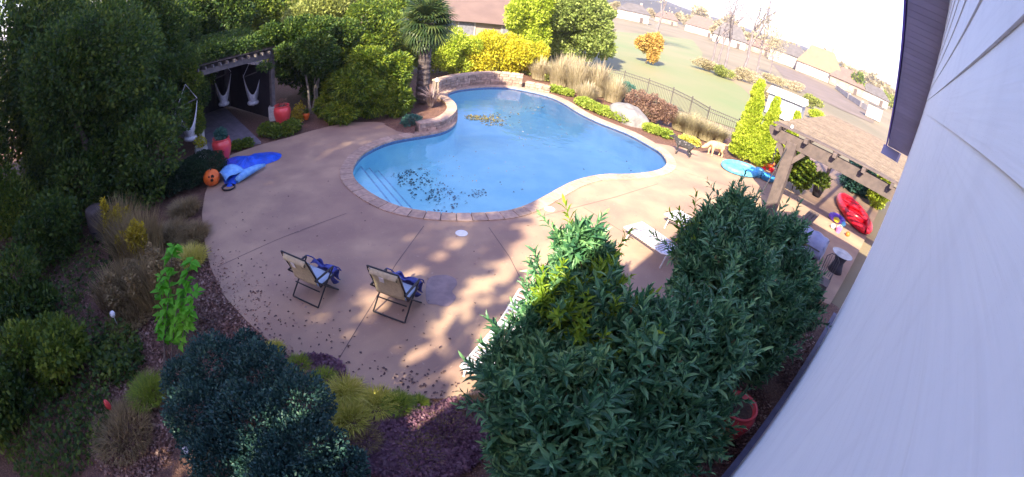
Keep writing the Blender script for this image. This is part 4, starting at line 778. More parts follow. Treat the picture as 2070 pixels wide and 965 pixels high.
for z_ in range(295):
    q = random.choice(pts); a = rnd(0, 6.28); d = np.array([[math.cos(a), math.sin(a), rnd(-.35, .5)]]); L = np.array([rnd(.16, .27)]); v, f = leaf_geo(np.array([q]), d, np.array([[0, 0, 1.]]), L, L*.3, .1, .2)
    np_mesh('leaf', v, f, 'l_bright', t, kind=None)
for (x, y, h, r_, n, m, lab, nm) in [(285, 480, 1.1, .7, 1500, 'l_goldenseed', 'yellow flecked seedy shrub at the left edge of the patio bed', 'seedy_shrub'), (250, 450, 1.2, .5, 900, 'l_goldenseed', 'second yellow flecked shrub nearer the dark left tree', 'seedy_shrub'), (320, 560, .9, .6, 1100, 'l_tangrass', 'brown dry shrub below the yellow flecked one', 'seedy_shrub'), (250, 560, .7, .7, 1100, 'l_tangrass', 'brown dry shrub at the left photo edge above the white stake light', 'seedy_shrub')]:
    q = P(x, y + 40); t = thing(nm, lab, 'shrub', q); blades('stems', n, q, r_, h, .015, 'l_tangrass', t, lean=.35); leaves('foliage', n*3, [(q.x + rnd(-r_, r_)*.8, q.y + rnd(-r_, r_)*.8, h*rnd(.35, .75)) for _ in range(8)], [(r_*.25, r_*.25, h*.33)]*8, .075, .35, m, t, shell=.2)
for (x, y, r_, h, m, lab) in [(375, 430, .5, .45, 'l_tangrass', 'tan grass clump by the dark hedge end'), (390, 480, .5, .4, 'l_tangrass', 'tan grass clump at the patio edge below the orange pumpkin'), (385, 530, .45, .4, 'l_yellowgrass', 'yellowish grass clump at the left patio edge'), (350, 480, .5, .5, 'l_tangrass', 'tan grass clump between the seedy shrub and the patio'), (270, 640, .6, .4, 'l_tangrass', 'dry grass left of the tall green plant'), (250, 880, .7, .3, 'l_tangrass', 'dry grass at the bottom left edge'), (300, 800, .4, .3, 'l_greengrass', 'greenish tuft at the left of the blue green shrub'), (555, 712, .16, .2, 'l_yellowgrass', 'small grass tuft at the lower left patio edge'), (605, 742, .18, .2, 'l_greengrass', 'second small grass tuft on the patio edge'), (655, 772, .2, .2, 'l_greengrass', 'bright grass tuft at the end of the patio joint'), (700, 800, .25, .3, 'l_yellowgrass', 'pale yellow grass tuft below the patio joint'), (765, 820, .28, .24, 'l_yellowgrass', 'bright yellow grass clump at the bottom patio edge'), (805, 822, .2, .22, 'l_greengrass', 'bright green clump right of the yellow one'), (705, 850, .3, .3, 'l_yellowgrass', 'pale yellow grass clump beside the blue green shrub'), (845, 818, .15, .12, 'l_greengrass', 'small green tuft on the bottom patio edge'), (900, 870, .35, .15, 'l_tangrass', 'olive low tuft in the purple groundcover'), (960, 830, .3, .15, 'l_tangrass', 'olive low tuft beside the left laurel'), (620, 770, .25, .15, 'l_tangrass', 'tan low tuft under the patio edge left'), (730, 890, .3, .2, 'l_tangrass', 'tan tuft at the bottom beside the blue green shrub'), (850, 910, .4, .14, 'l_tangrass', 'wide olive tuft at the bottom in the groundcover')]:
    q = P(x, y); r_ *= .85; h *= .8; t = thing('grass_tuft', lab, 'grass', q, 'grass tufts in the beds'); blades('blades', int(1500*min(1, .35 + r_)), q, r_, h, .012, m, t, lean=.9)
def carpet(name, n, blobs, L, m, label, cat, z0=.0, z1=.12, Wr=.42):
    fn = pixcloud(blobs); p = np.array([fn() for _ in range(n)]); z = z0 + (z1 - z0)*RNG.random(n); p = np.c_[p, z - .05]
    d = RNG.normal(size=(n, 3))*np.array([1, 1, .5]) + [0, 0, .3]; nr = RNG.normal(size=(n, 3))*.5 + [0, 0, 1.]; LL = L*(.6 + .8*RNG.random(n)); v, f = leaf_geo(p, d, nr, LL, LL*Wr, .1, .1)
    return tag(np_mesh(name, v, f, m), label, cat, kind='stuff')
carpet('purple_groundcover', 42000, [(840, 900, 140, 75, 4), (930, 860, 70, 50, 2), (640, 760, 60, 40, 1.6), (590, 745, 30, 20, .6), (720, 920, 60, 40, 1)], .05, 'l_purple', 'purple leaved groundcover in the bed below the patio', 'groundcover')
carpet('leaf_litter', 26000, [(470, 640, 80, 90, 3), (430, 560, 30, 60, 1), (540, 720, 60, 40, 1.3), (260, 700, 80, 120, 2.5), (260, 880, 90, 90, 2), (1480, 850, 90, 90, 1.6), (130, 600, 120, 260, 3), (620, 750, 60, 30, .8), (800, 830, 160, 25, 1), (1600, 700, 50, 80, 1)], .055, 'l_litter', 'fallen brown and purple leaf litter lying on the mulch', 'leaves', 0, .03)
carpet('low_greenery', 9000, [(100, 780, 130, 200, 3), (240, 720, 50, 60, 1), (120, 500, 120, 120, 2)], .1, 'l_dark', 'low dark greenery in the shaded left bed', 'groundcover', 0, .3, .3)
litter('patio_leaves', 400, pixcloud([(500, 620, 90, 100, 3), (600, 700, 110, 70, 3), (740, 760, 120, 45, 2.2), (880, 775, 90, 30, 2), (480, 500, 70, 90, 1), (620, 420, 160, 60, .5), (800, 640, 180, 80, .8), (1000, 560, 200, 80, .25)]), .052, 'deadleaf', 'dark fallen leaves scattered on the near side of the patio', z=.006)
litter('patio_leaves', 90, pixcloud([(560, 560, 160, 140, 1), (1050, 560, 140, 120, .6)]), .05, 'paleleaf_glint', 'pale fallen leaves scattered on the shaded patio', z=.006)
# dark clipped hedge by the arbor
hq = [P(320, 388), P(350, 384), P(385, 372), P(415, 355)]
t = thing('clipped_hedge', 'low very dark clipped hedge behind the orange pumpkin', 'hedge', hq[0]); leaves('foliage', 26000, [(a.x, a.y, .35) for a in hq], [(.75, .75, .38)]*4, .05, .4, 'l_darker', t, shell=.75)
cover('leafy_plant', 'bright green leafy plant below the right red pot', 'plant', [(540, 272), (558, 276), (578, 272), (590, 266)], 3800, .09, 'l_mid', .2, .38)
cover('leafy_plant', 'low green plant between the left red pot and the blue tarp', 'plant', [(480, 300), (500, 296)], 1200, .08, 'l_mid', .12, .25)
cover('flower_plant', 'yellow flowering plant right of the right red pot', 'flowers', [(600, 248), (606, 238)], 900, .07, 'l_goldenseed', .3, .28)

# ------------------------------------------------------------------ arbor with hammock chairs
ar = thing('garden_arbor', 'dark timber arbor with beam and posts over the hammock chairs', 'arbor', (-12.6, 14.5, 0))
p1 = P(553, 243); p2 = P(407, 297); fx = (p1 - p2).normalized(); bk = Vector((-fx.y, fx.x, 0)); p1 = Vector((p1.x, p1.y, 0)); p2 = Vector((p2.x, p2.y, 0)); dep = 4.2
for a in (p1, p2, p1 + bk*dep, p2 + bk*dep): MB().box(a + Vector((0, 0, 1.4)), (.17, .17, 2.8), math.atan2(fx.y, fx.x)).build('post', 'greywood', ar)
MB().box(p1 + Vector((0, 0, .3)), (.34, .34, .6), .4).build('post_base', 'ivory', ar); MB().box(p2 + Vector((0, 0, .3)), (.3, .3, .6), .4).build('post_base', 'ivory', ar)
zb = 2.75
MB().bar(p1 + fx*.4 + Vector((0, 0, zb)), p2 - fx*.4 + Vector((0, 0, zb)), .08, .22).build('beam', 'greywood', ar); MB().bar(p1 + bk*dep + fx*.4 + Vector((0, 0, zb)), p2 + bk*dep - fx*.4 + Vector((0, 0, zb)), .08, .22).build('beam', 'greywood', ar)
for i in range(12):
    a = p2.lerp(p1, i/11); MB().bar(a - bk*.4 + Vector((0, 0, zb + .18)), a + bk*(dep + .4) + Vector((0, 0, zb + .18)), .05, .12).build('rafter', 'greywood', ar)
for i in range(16):
    c = p2.lerp(p1, (i + .5)/16) + bk*(dep + .1) + Vector((0, 0, 1.35)); MB().box(c, ((p1 - p2).length/16 - .01, .03, 2.7), math.atan2(fx.y, fx.x)).build('back_board', 'arborshade', ar)
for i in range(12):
    c = p1 + fx*.1 + bk*(dep*(i + .5)/12) + Vector((0, 0, 1.1)); MB().box(c, (.03, dep/12 - .01, 2.2), math.atan2(fx.y, fx.x)).build('side_board', 'arborshade', ar)
MB().add([(p2 - fx*.5 - bk*.2 + Vector((0, 0, zb + .3))), (p1 + fx*.5 - bk*.2 + Vector((0, 0, zb + .3))), (p1 + fx*.5 + bk*(dep + .5) + Vector((0, 0, zb + .5))), (p2 - fx*.5 + bk*(dep + .5) + Vector((0, 0, zb + .5)))], [(0, 1, 2, 3)]).build('roof_sheet', 'darkwood', ar, solid=.04)
leaves('vine', 26000, [tuple(p2.lerp(p1, s) + bk*rnd(0, .6) + Vector((0, 0, zb + .55))) for s in np.linspace(-.1, 1.1, 8)] + [tuple(p2.lerp(p1, s) + bk*rnd(.5, 3.5) + Vector((0, 0, zb + .7))) for s in np.linspace(0, 1, 8)] + [tuple(p1 + fx*.45 + Vector((0, 0, 2.2))), tuple(p1 + fx*.7 + Vector((0, 0, 2.7))), tuple(p2 - fx*.15 + Vector((0, 0, 1.4))), tuple(p2 + fx*.1 + Vector((0, 0, 2.2))), cl(420, 150, 2.4, .4, .5)[:3], cl(535, 135, 2.5, .4, .3)[:3], cl(410, 190, 1.9, .35, .5)[:3], cl(475, 108, 3.0, .6, .25)[:3]], [(.7, .7, .38)]*16 + [(.4, .4, .5)]*4 + [(.4, .4, .5), (.35, .35, .18), (.35, .35, .5), (.7, .7, .3)], .09, .35, 'l_dark', ar, shell=.2)
# floor boards
fl_ = thing('arbor_floor', 'purplish grey plank floor leading into the arbor', 'deck', tuple(P(480, 270))); q0, q1, q2, q3 = P(432, 310, .0), P(528, 288, 0), p1 + bk*dep - fx*.2, p2 + bk*dep
nb = 22
for i in range(nb):
    s0_, s1_ = i/nb, (i + .94)/nb; zz = .03
    a, b_, c, d = q0.lerp(q1, s0_), q0.lerp(q1, s1_), q3.lerp(q2, s1_), q3.lerp(q2, s0_)
    MB().prism([a, b_, c, d], -.05, zz).build('plank', 'deck', fl_)
def hammock(px, py, label, lift=.0):
    c = P(px, py, .45); t = thing('hammock_chair', label, 'hammock chair', (c.x, c.y, 0), 'white hanging hammock chairs'); vw = Vector((c.x, c.y, 0)).normalized(); sx = Vector((-vw.y, vw.x, 0))*-1
    b = Vector((c.x, c.y, 0)); top = b + Vector((0, 0, 2.55)); L_ = b - sx*.42 + Vector((0, 0, 1.75)); R_ = b + sx*.42 + Vector((0, 0, 1.95))
    MB().tube([L_, R_], .025, 8).build('spreader_bar', 'greywood', t)
    MB().tube([L_, top], .012, 5).build('rope', 'cottonwhite', t); MB().tube([R_, top], .012, 5).build('rope', 'cottonwhite', t)
    def fn(i, j):
        s = (i - .5)*2; y_ = (j - .5)*2; sag = (1 - abs(s)**2.2)
        w_ = .41*abs(s)**.8*(1 if s > 0 else -1); z_ = .42 + (1.45*abs(s)**1.7) + .28*abs(y_)**2*sag
        dpt = y_*.42*(.12 + .88*sag); z_ += .32*max(0, -y_)**2*sag
        return b + sx*w_ + vw*dpt + Vector((0, 0, z_))
    MB().grid(fn, 22, 12).build('sling', 'cottonwhite', t, smooth=True, solid=.015)
    MB().lathe([(.01, -.08), (.24, -.07), (.28, 0), (.24, .07), (.01, .08)], 14, b + Vector((0, 0, .6)) - vw*.12).build('cushion', 'cottonwhite', t, smooth=True)
    return t
hammock(453, 215, 'left white hammock chair hanging in the arbor opening'); hammock(512, 213, 'right white hammock chair hanging in the arbor opening'); hammock(386, 285, 'white hammock chair hanging left of the arbor post, half hidden by leaves'); hammock(345, 290, 'leftmost white hammock chair deep in the leaves')
def pot(px, py, h, r_, label, m='redpot', plantm=None, n=700, pr=.3, pl=.1):
    b = P(px, py); t = thing('flower_pot', label, 'plant pot', b, 'glazed red pots' if m == 'redpot' else None)
    prof = [(r_*.52, 0), (r_*.55, .02), (r_*.78, h*.3), (r_*.97, h*.62), (r_, h*.78), (r_*.93, h*.9), (r_*.8, h*.95), (r_*.86, h), (r_*.9, h*1.01), (r_*.88, h*1.03), (r_*.76, h*1.02), (r_*.72, h*.92)]
    MB().lathe(prof, 28, b).build('vessel', m, t, smooth=True); MB().lathe([(r_*.74, h*.9), (r_*.7, h*.93)], 20, b).build('earth', 'soil', t)
    if plantm: leaves('foliage', n, [(b.x, b.y, h + pr*.6)], [(pr, pr, pr*.8)], pl, .35, plantm, t, shell=.1)
    return t
pot(572, 257, .88, .36, 'red glazed pot by the right arbor post', plantm='l_red', n=160, pr=.2, pl=.06); pot(452, 327, .82, .36, 'red glazed pot at the left of the arbor path', plantm='l_bluegreen', n=500, pr=.22)
pot(410, 326, .55, .26, 'small pale stone planter with yellow flowers', 'ivory', 'l_yellow', 260, .25, .07)
pot(1456, 880, .75, .36, 'red glazed pot tucked under the middle laurel')
pot(619, 242, .28, .16, 'small orange red pot among the flowers', 'orange', 'l_mid', 150, .12, .06)

# ------------------------------------------------------------------ objects on the patio
def folding_chair(x, y, rz, label):
    t = thing('folding_chair', label, 'folding chair', (x, y, 0), 'folding chairs on the near patio', rz); k = .016
    # local: +y is the way the sitter looks, back at y = 0
    w2 = .31; zs = .40
    for s in (-1, 1):
        MB().tube([(s*w2, .42, zs + .02), (s*w2, .02, zs - .02), (s*w2, -.06, zs + .2), (s*w2, -.24, 1.02), (s*w2*.98, -.27, 1.12)], k, 8).build('back_rail', 'black', t, local=True)
        MB().tube([(s*(w2 + .02), -.16, .03), (s*(w2 + .02), .10, .30), (s*(w2 + .03), .40, .60)], k, 8).build('leg', 'black', t, local=True)
        MB().tube([(s*(w2 + .03), .48, .03), (s*(w2 + .03), .12, .36), (s*(w2 + .03), -.12, .60)], k, 8).build('leg', 'black', t, local=True)
        MB().tube([(s*(w2 + .035), -.14, .62), (s*(w2 + .035), .40, .62)], .022, 8).build('armrest', 'black', t, local=True)
        MB().tube([(s*(w2 + .035), .42, .62), (s*(w2 + .03), .56, .5), (s*(w2), .66, .36)], k*.8, 8).build('footrest_rail', 'navy', t, local=True)
    MB().tube([(-w2 - .02, -.16, .03), (w2 + .02, -.16, .03)], k, 8).build('foot_bar', 'black', t, local=True); MB().tube([(-w2 - .03, .48, .03), (w2 + .03, .48, .03)], k, 8).build('foot_bar', 'black', t, local=True)
    MB().tube([(-w2, -.03, .3), (w2, -.03, .3)], k*.8, 8).build('cross_bar', 'black', t, local=True); MB().tube([(-w2 + .02, -.27, 1.12), (w2 - .02, -.27, 1.12)], k, 8).build('cross_bar', 'black', t, local=True)
    MB().grid(lambda i, j: ((i - .5)*2*(w2 - .015), -.045 - .22*j + .03*math.sin(j*3.1) - .02*(1 - (2*i - 1)**2), .44 + .62*j), 8, 12).build('back_fabric', 'fabbeige', t, smooth=True, local=True, solid=.008)
    MB().grid(lambda i, j: ((i - .5)*2*(w2 - .015), -.02 + .44*j, .415 - .035*math.sin(j*3.14)*(1 - (2*i - 1)**2)), 8, 8).build('seat_fabric', 'fabblue', t, smooth=True, local=True, solid=.008)
    MB().grid(lambda i, j: ((i - .5)*2*(w2 + .0), -.03 - .22*j + .03 + .02, .44 + .6*j), 6, 8).build('back_lining', 'fabblue', t, smooth=True, local=True, solid=.006)
    b = MB(); b.grid(lambda i, j: ((i - .5)*.52, -.235 + .06*math.sin(6.283*j), 1.0 + .075*math.cos(6.283*j)*(1 - .3*abs(2*i - 1)**6)), 8, 12).build('head_pillow', 'fabbeige', t, smooth=True, local=True)
    MB().box((-.02, -.285, .93), (.09, .006, .12), rot=Matrix.Rotation(.3, 3, 'X')).build('care_label', 'white', t, local=True)
    MB().grid(lambda i, j: ((i - .5)*2*(w2 - .01), .44 + .06*math.sin(j*9 + i*3) + .22*j, .44 + .13*math.sin(j*3.14) - .26*j + .03*math.sin(i*11)), 12, 12).build('footrest_fabric', 'navy', t, smooth=True, local=True, solid=.012)
    MB().grid(lambda i, j: ((i - .5)*.5 + .05*math.sin(j*7), .58 + .05*math.sin(i*9 + j*4), .46 - .36*j + .03*math.sin(i*13)), 10, 8).build('hanging_towel', 'navy', t, smooth=True, local=True, solid=.012)
    return t
folding_chair(-3.86, 6.05, R(-14), 'left folding recliner chair, beige back, wholly in shade'); folding_chair(-2.18, 6.12, R(-12), 'right folding recliner chair, sunlit beige back, next to the damp stain')
def lounger(x, y, rz, label, zs=.36):
    t = thing('sun_lounger', label, 'sun lounger', (x, y, 0), 'white strap sun loungers', rz); w2, l2 = .34, .98
    for s in (-1, 1): MB().tube([(s*w2, -l2, zs), (s*w2, l2*.3, zs), (s*w2, l2, zs + .25)], .02, 8).build('side_rail', 'white', t, local=True)
    for yy in (-l2, l2*.3): MB().tube([(-w2, yy, zs), (w2, yy, zs)], .02, 8).build('cross_rail', 'white', t, local=True)
    MB().tube([(-w2, l2, zs + .25), (w2, l2, zs + .25)], .02, 8).build('cross_rail', 'white', t, local=True)
    for s in (-1, 1):
        for yy in (-l2*.8, l2*.45): MB().tube([(s*(w2 + .01), yy - .06, 0), (s*(w2 + .01), yy, zs)], .018, 8).build('leg', 'white', t, local=True)
    n = 26
    for i in range(n):
        yy = -l2 + 2*l2*(i + .5)/n; zz = zs + (max(0, yy - l2*.3)/(l2*.7))*.25 + .018
        MB().grid(lambda a, c: ((a - .5)*2*w2, yy + (c - .5)*.045, zz + rnd(-.002, .002) - .012*(1 - (2*a - 1)**2)), 4, 1).build('strap', 'strapwhite', t, local=True, solid=.006)
    return t
lounger(3.22, 9.55, R(219 - 180 + 180), 'white strap sun lounger left of the right laurel, end on the sunny patio'); lounger(4.5, 10.7, R(219), 'white strap sun lounger mostly hidden behind the right laurel'); lounger(-.02, 5.6, R(-21), 'white strap sun lounger partly hidden behind the left laurel')
for x, y, lab in [(933, 472, 'round white skimmer lid in the patio near the chairs'), (1111, 423, 'round white skimmer lid in the patio below the pool curve')]:
    b = P(x, y); t = thing('skimmer_lid', lab, 'lid', b, 'round white skimmer lids'); MB().lathe([(.135, .0), (.14, .008), (.13, .012), (.02, .013)], 28, b).build('disc', 'white', t); MB().lathe([(.15, .0), (.15, .006), (.143, .006)], 28, b).build('rim', 'ivory', t)
# blue pool cover heap
bp = [P(x, y) for x, y in [(452, 328), (500, 318), (540, 308), (568, 312), (562, 324), (530, 336), (500, 352), (478, 372), (458, 378), (450, 355)]]
cen = sum(bp, Vector())/len(bp); o3 = resample(catmull(bp), .1); b = MB(); n = len(o3); ax = (P(565, 315) - P(455, 355)).normalized()
rings = []
for j in range(9):
    s = 1 - j/8
    rings.append([cen.lerp(p, s)*1.0 + Vector((0, 0, .01 + .30*(1 - s**2.5)*(1.15 - .55*((p - cen).dot(ax) + 1.2)/2.4) + .05*noise.noise(Vector((p.x*3, p.y*3, s*4)))*(1 if 0 < j else 0))) for p in o3])
for r_ in rings: b.v += r_
for r_ in range(8):
    for i in range(n): j = (i + 1) % n; b.f.append((r_*n + i, r_*n + j, (r_ + 1)*n + j, (r_ + 1)*n + i))
t = thing('pool_cover', 'crumpled shiny blue pool float lying on the patio near the arbor', 'pool float', cen); b.build('body', 'bluetarp', t, smooth=True)
c1 = P(467, 345, .28); MB().grid(lambda i, j: Vector((c1.x, c1.y, 0)) + ax*((i - .5)*.75) + Vector((-ax.y, ax.x, 0))*((j - .5)*.75) + Vector((0, 0, .42 - .5*((i - .5)**2 + (j - .5)**2) + .03*math.sin(i*9 + j*4))), 10, 10).build('pale_lining', 'palebluetarp', t, smooth=True, solid=.01)
e0, e1 = P(478, 366, .1), P(535, 334, .1); MB().tube([e0, e0.lerp(e1, .3) + Vector((0, 0, .08)), e0.lerp(e1, .7) + Vector((0, 0, .06)), e1], [.09, .14, .1, .05], 10).build('rolled_edge', 'palebluetarp', t, smooth=True)
b0 = P(462, 380, .02); t = thing('cable_coil', 'dark coil of hose beside the orange pumpkin', 'hose', b0)
for k in range(3): MB().tube([b0 + Vector((.2*math.cos(a)*(1 + .08*k), .2*math.sin(a), .02*k)) for a in np.linspace(0, 6.28, 20)], .012, 6).build('loop', 'black', t)
# pumpkin
b0 = P(430, 374); t = thing('pumpkin', 'round orange pumpkin lantern with a dark hole', 'pumpkin', b0)
def pk_(i, j):
    a = 2*math.pi*i; e = math.pi*(j - .5); rr = .27*(1 + .06*abs(math.cos(a*5)))*math.cos(e)**.8; return b0 + Vector((rr*math.cos(a), rr*math.sin(a), .24 + .24*math.sin(e)))
MB().grid(pk_, 50, 16).build('shell', 'orange', t, smooth=True)
vw = -Vector((b0.x, b0.y, -H)).normalized(); hc = b0 + Vector((0, 0, .26)) + Vector((vw.x, vw.y, .25)).normalized()*.262
qm = vw.to_track_quat('Z', 'Y').to_matrix()
for dx, dy, s in ((.03, .03, .055), (-.08, .04, .03), (0, -.07, .05)): MB().lathe([(.001, 0), (s, 0), (s*.9, .012)], 12, (0, 0, 0)).build('opening', 'hole', t, local=True).matrix_local = Matrix.Translation(hc - b0 + qm @ Vector((dx, dy, 0))) @ qm.to_4x4()
MB().tube([b0 + Vector((0, 0, .46)), b0 + Vector((.02, 0, .54))], [.025, .018], 8).build('stalk', 'bark', t)
# solar stake light, small things in the left bed
b0 = P(243, 668); t = thing('stake_light', 'small white globe light on a thin stake in the left bed', 'light', b0); zt = Zat(b0, 235, 632)
MB().tube([b0, b0 + Vector((-.02, 0, zt))], .008, 6).build('stake', 'white', t); MB().lathe([(.01, -.07), (.05, -.05), (.07, 0), (.05, .05), (.01, .07)], 14, b0 + Vector((-.02, 0, zt))).build('globe', 'white', t, smooth=True)
b0 = P(226, 832); t = thing('bird_ornament', 'small red garden ornament at the left edge', 'ornament', b0)
skin('figure', [(b0.x, b0.y, .02, .05), (b0.x, b0.y, .12, .07), (b0.x + .01, b0.y, .22, .055), (b0.x, b0.y, .29, .035)], [(0, 1), (1, 2), (2, 3)], 'redpot', None); o = bpy.data.objects['figure']; o.parent = t; o.location = -b0
MB().tube([b0, b0 + Vector((0, 0, .1))], .01).build('peg', 'iron', t)
b0 = P(378, 915, .75); t = thing('white_blossom', 'small white blossom among the blue green leaves', 'flower', b0)
for k in range(6): a = k*1.05; MB().lathe([(.005, -.01), (.035, 0), (.005, .012)], 8, b0 + Vector((.035*math.cos(a), .035*math.sin(a), .05))).build('petal', 'white', t, smooth=True)
b0 = P(205, 480); t = thing('shade_barrel', 'dark barrel added for the shade at the left edge behind the seedy shrubs', 'barrel', b0); MB().lathe([(.26, 0), (.3, .1), (.32, .45), (.3, .8), (.26, .9), (.1, .9)], 20, b0).build('drum', 'darkwood', t, smooth=True); MB().lathe([(.325, .28), (.335, .3), (.325, .32)], 20, b0).build('hoop', 'black', t)  # dark barrel added where there is only blue shade

# dogs
def dog(px, py, rz, label, m, s=1., head=(.0, .0, 0), sniff=False):
    b0 = P(px, py); t = thing('dog', label, 'dog', b0, None, rz)
    hz = .36 if sniff else .62
    hx = .52 if sniff else .42
    pts = [(-.28, 0, .46, .14), (-.1, 0, .45, .135), (.12, 0, .45, .165), (.27, 0, .50, .11), (.36, 0, (.50 if sniff else .58), .075), (hx, 0, hz, .085), (hx + .1, 0, hz - .03, .055), (hx + .19, 0, hz - .05, .035),
           (.2, .085, .36, .055), (.2, .09, .2, .035), (.19, .09, .04, .026), (.23, .09, .02, .03), (.2, -.085, .36, .055), (.24, -.09, .2, .035), (.22, -.09, .04, .026), (.26, -.09, .02, .03),
           (-.27, .09, .36, .07), (-.21, .09, .26, .045), (-.33, .09, .15, .027), (-.31, .09, .04, .025), (-.27, .09, .02, .03), (-.3, -.09, .36, .07), (-.22, -.09, .26, .045), (-.34, -.09, .15, .027), (-.32, -.09, .04, .025), (-.28, -.09, .02, .03),
           (-.4, 0, .5, .035), (-.52, 0, .46, .025), (-.6, 0, .52, .015)]
    pts = [tuple(v*s for v in p) for p in pts]
    ed = [(0, 1), (1, 2), (2, 3), (3, 4), (4, 5), (5, 6), (6, 7), (2, 8), (8, 9), (9, 10), (10, 11), (2, 12), (12, 13), (13, 14), (14, 15), (0, 16), (16, 17), (17, 18), (18, 19), (19, 20), (0, 21), (21, 22), (22, 23), (23, 24), (24, 25), (0, 26), (26, 27), (27, 28)]
    skin('body', pts, ed, m, t)
    for k in (-1, 1):
        MB().add([(s*(hx - .02), k*s*.05, s*(hz + .06)), (s*(hx + .04), k*s*.06, s*(hz + .05)), (s*(hx + .0), k*s*.1, s*(hz - .03)), (s*(hx + .02), k*s*.045, s*(hz + .1))], [(0, 1, 3), (0, 3, 2), (1, 2, 3), (0, 2, 1)]).build('ear', m, t, local=True)
        MB().lathe([(.001, -.01), (.012, 0), (.001, .01)], 8, (s*(hx + .075), k*s*.045, s*(hz + .02))).build('eye', 'black', t, local=True)
    MB().lathe([(.001, -.015), (.02, 0), (.001, .015)], 8, (s*(hx + .22), 0, s*(hz - .045))).build('nose', 'black', t, local=True)
    return t
dog(1377, 314, R(155), 'black and grey dog standing at the right end of the pool', 'furblack', 1.12)
dog(1443, 316, R(200), 'tan dog sniffing the ground beside the arborvitae', 'furtan', 1.2, sniff=True)
# inflatable things at the far patio corner
q = P(1495, 346); t = thing('paddling_pool', 'flat light blue inflatable on the patio below the arborvitae', 'inflatable', q)
def oval(c, a_, b_, z_, rz): return [c + Matrix.Rotation(rz, 3, 'Z') @ Vector((a_*math.cos(k*2*math.pi/28), b_*math.sin(k*2*math.pi/28), z_)) for k in range(29)]
MB().tube(oval(q, .85, .62, .13, .3), .12, 10, False).build('tube', 'skyfloat', t, smooth=True); MB().prism(oval(q, .82, .6, 0, .3)[:-1], .02, .1).build('floor', 'skyfloat', t)
q = P(1542, 362); t = thing('water_table', 'blue and turquoise plastic water toy right of the inflatable', 'toy', q)
MB().lathe([(.25, 0), (.34, .05), (.38, .2), (.4, .22), (.34, .2), (.3, .06)], 20, q + Vector((.18, .0, 0))).build('tub', 'bluetub', t, smooth=True); MB().lathe([(.1, 0), (.16, .2), (.22, .38), (.14, .42)], 16, q - Vector((.25, -.05, 0))).build('tower', 'skyfloat', t, smooth=True)
for k in range(3): MB().tube([q + Vector((-.25 + .3*k, .2, 0)), q + Vector((-.25 + .3*k, .2, .25))], .03).build('leg', 'bluetub', t)
q = P(1550, 345); t = thing('ride_on_toy', 'orange and red ride on toy behind the blue water toy', 'toy', q)
skin('body', [(q.x - .3, q.y, .22, .09), (q.x, q.y, .25, .1), (q.x + .25, q.y, .3, .08), (q.x + .28, q.y, .45, .04)], [(0, 1), (1, 2), (2, 3)], 'orange', None); o = bpy.data.objects['body.002'] if 'body.002' in bpy.data.objects else None
for o in [x for x in bpy.data.objects if x.name.startswith('body') and x.parent is None]: o.parent = t; o.location = -q
for dx in (-.25, .22):
    for dy in (-.12, .12):
        w_ = MB().lathe([(.03, -.025), (.1, -.02), (.1, .02), (.03, .025)], 14).build('wheel', 'redfloat', t, local=True); w_.location = (dx, dy, .1); w_.rotation_euler = (R(90), 0, 0)
# kayak shaped float and toys under the pergola
ka, kb = UL(22.3, -2.1), UL(18.9, -.35); kc = (ka + kb)/2; kd = (kb - ka).normalized(); ks = Vector((-kd.y, kd.x, 0)); kl = (kb - ka).length/2
t = thing('red_float', 'long red inflatable boat lying under the pergola in striped sunlight', 'inflatable boat', kc)
MB().tube([kc + kd*kl*math.cos(a)*.95 + ks*.62*math.sin(a) + Vector((0, 0, .2)) for a in np.linspace(0, 6.283, 33)], .17, 10, False).build('hull_tube', 'redfloat', t, smooth=True)
MB().prism([kc + kd*kl*math.cos(a)*.9 + ks*.55*math.sin(a) for a in np.linspace(0, 6.283, 33)[:-1]], .04, .14).build('floor', 'redfloat', t)
for k in (-.35, .35): MB().tube([kc + kd*kl*k - ks*.5 + Vector((0, 0, .25)), kc + kd*kl*k + ks*.5 + Vector((0, 0, .25))], .12, 10).build('seat', 'redfloat', t, smooth=True)
q = P(1690, 447); t = thing('float_toy', 'purple and yellow inflatable ring toy beside the red boat', 'toy', q); MB().tube(oval(q, .3, .3, .12, 0), .1, 10, False).build('ring', 'purple', t, smooth=True); MB().lathe([(.02, 0), (.14, .04), (.16, .14), (.05, .2)], 14, q + Vector((-.2, -.25, .05))).build('head', 'yellow', t, smooth=True)
q = P(1693, 470); t = thing('pink_toy', 'small pink toy bucket on the pergola floor', 'toy', q); MB().lathe([(.09, 0), (.13, .2), (.14, .2), (.12, .19)], 14, q).build('bucket', 'pink', t); MB().tube([q + Vector((.13*math.cos(a), 0, .2 + .12*math.sin(a))) for a in np.linspace(0, 3.14, 9)], .008, 5).build('handle', 'white', t)
for px, py, r_, m, lab in [(1703, 458, .11, 'skyfloat', 'light blue play ball under the pergola'), (1682, 462, .1, 'white', 'white play ball under the pergola'), (1712, 478, .1, 'orange', 'orange play ball under the pergola near the red boat')]:
    q = P(px, py); bm = bmesh.new(); bmesh.ops.create_icosphere(bm, subdivisions=3, radius=r_); me = bpy.data.meshes.new('play_ball'); bm.to_mesh(me); bm.free(); o = link('play_ball', me, MT[m], smooth=True); o.location = q + Vector((0, 0, r_)); tag(o, lab, 'ball')
gq = UL(20.6, -3.2); t = thing('dark_planter', 'dark tapered planter with a drooping plant under the pergola', 'planter', gq); MB().lathe([(.2, 0), (.3, .5), (.32, .52), (.28, .5)], 20, gq).build('vessel', 'wicker', t, smooth=True); leaves('foliage', 700, [(gq.x, gq.y, .75)], [(.4, .4, .35)], .16, .2, 'l_mid', t, shell=.2)
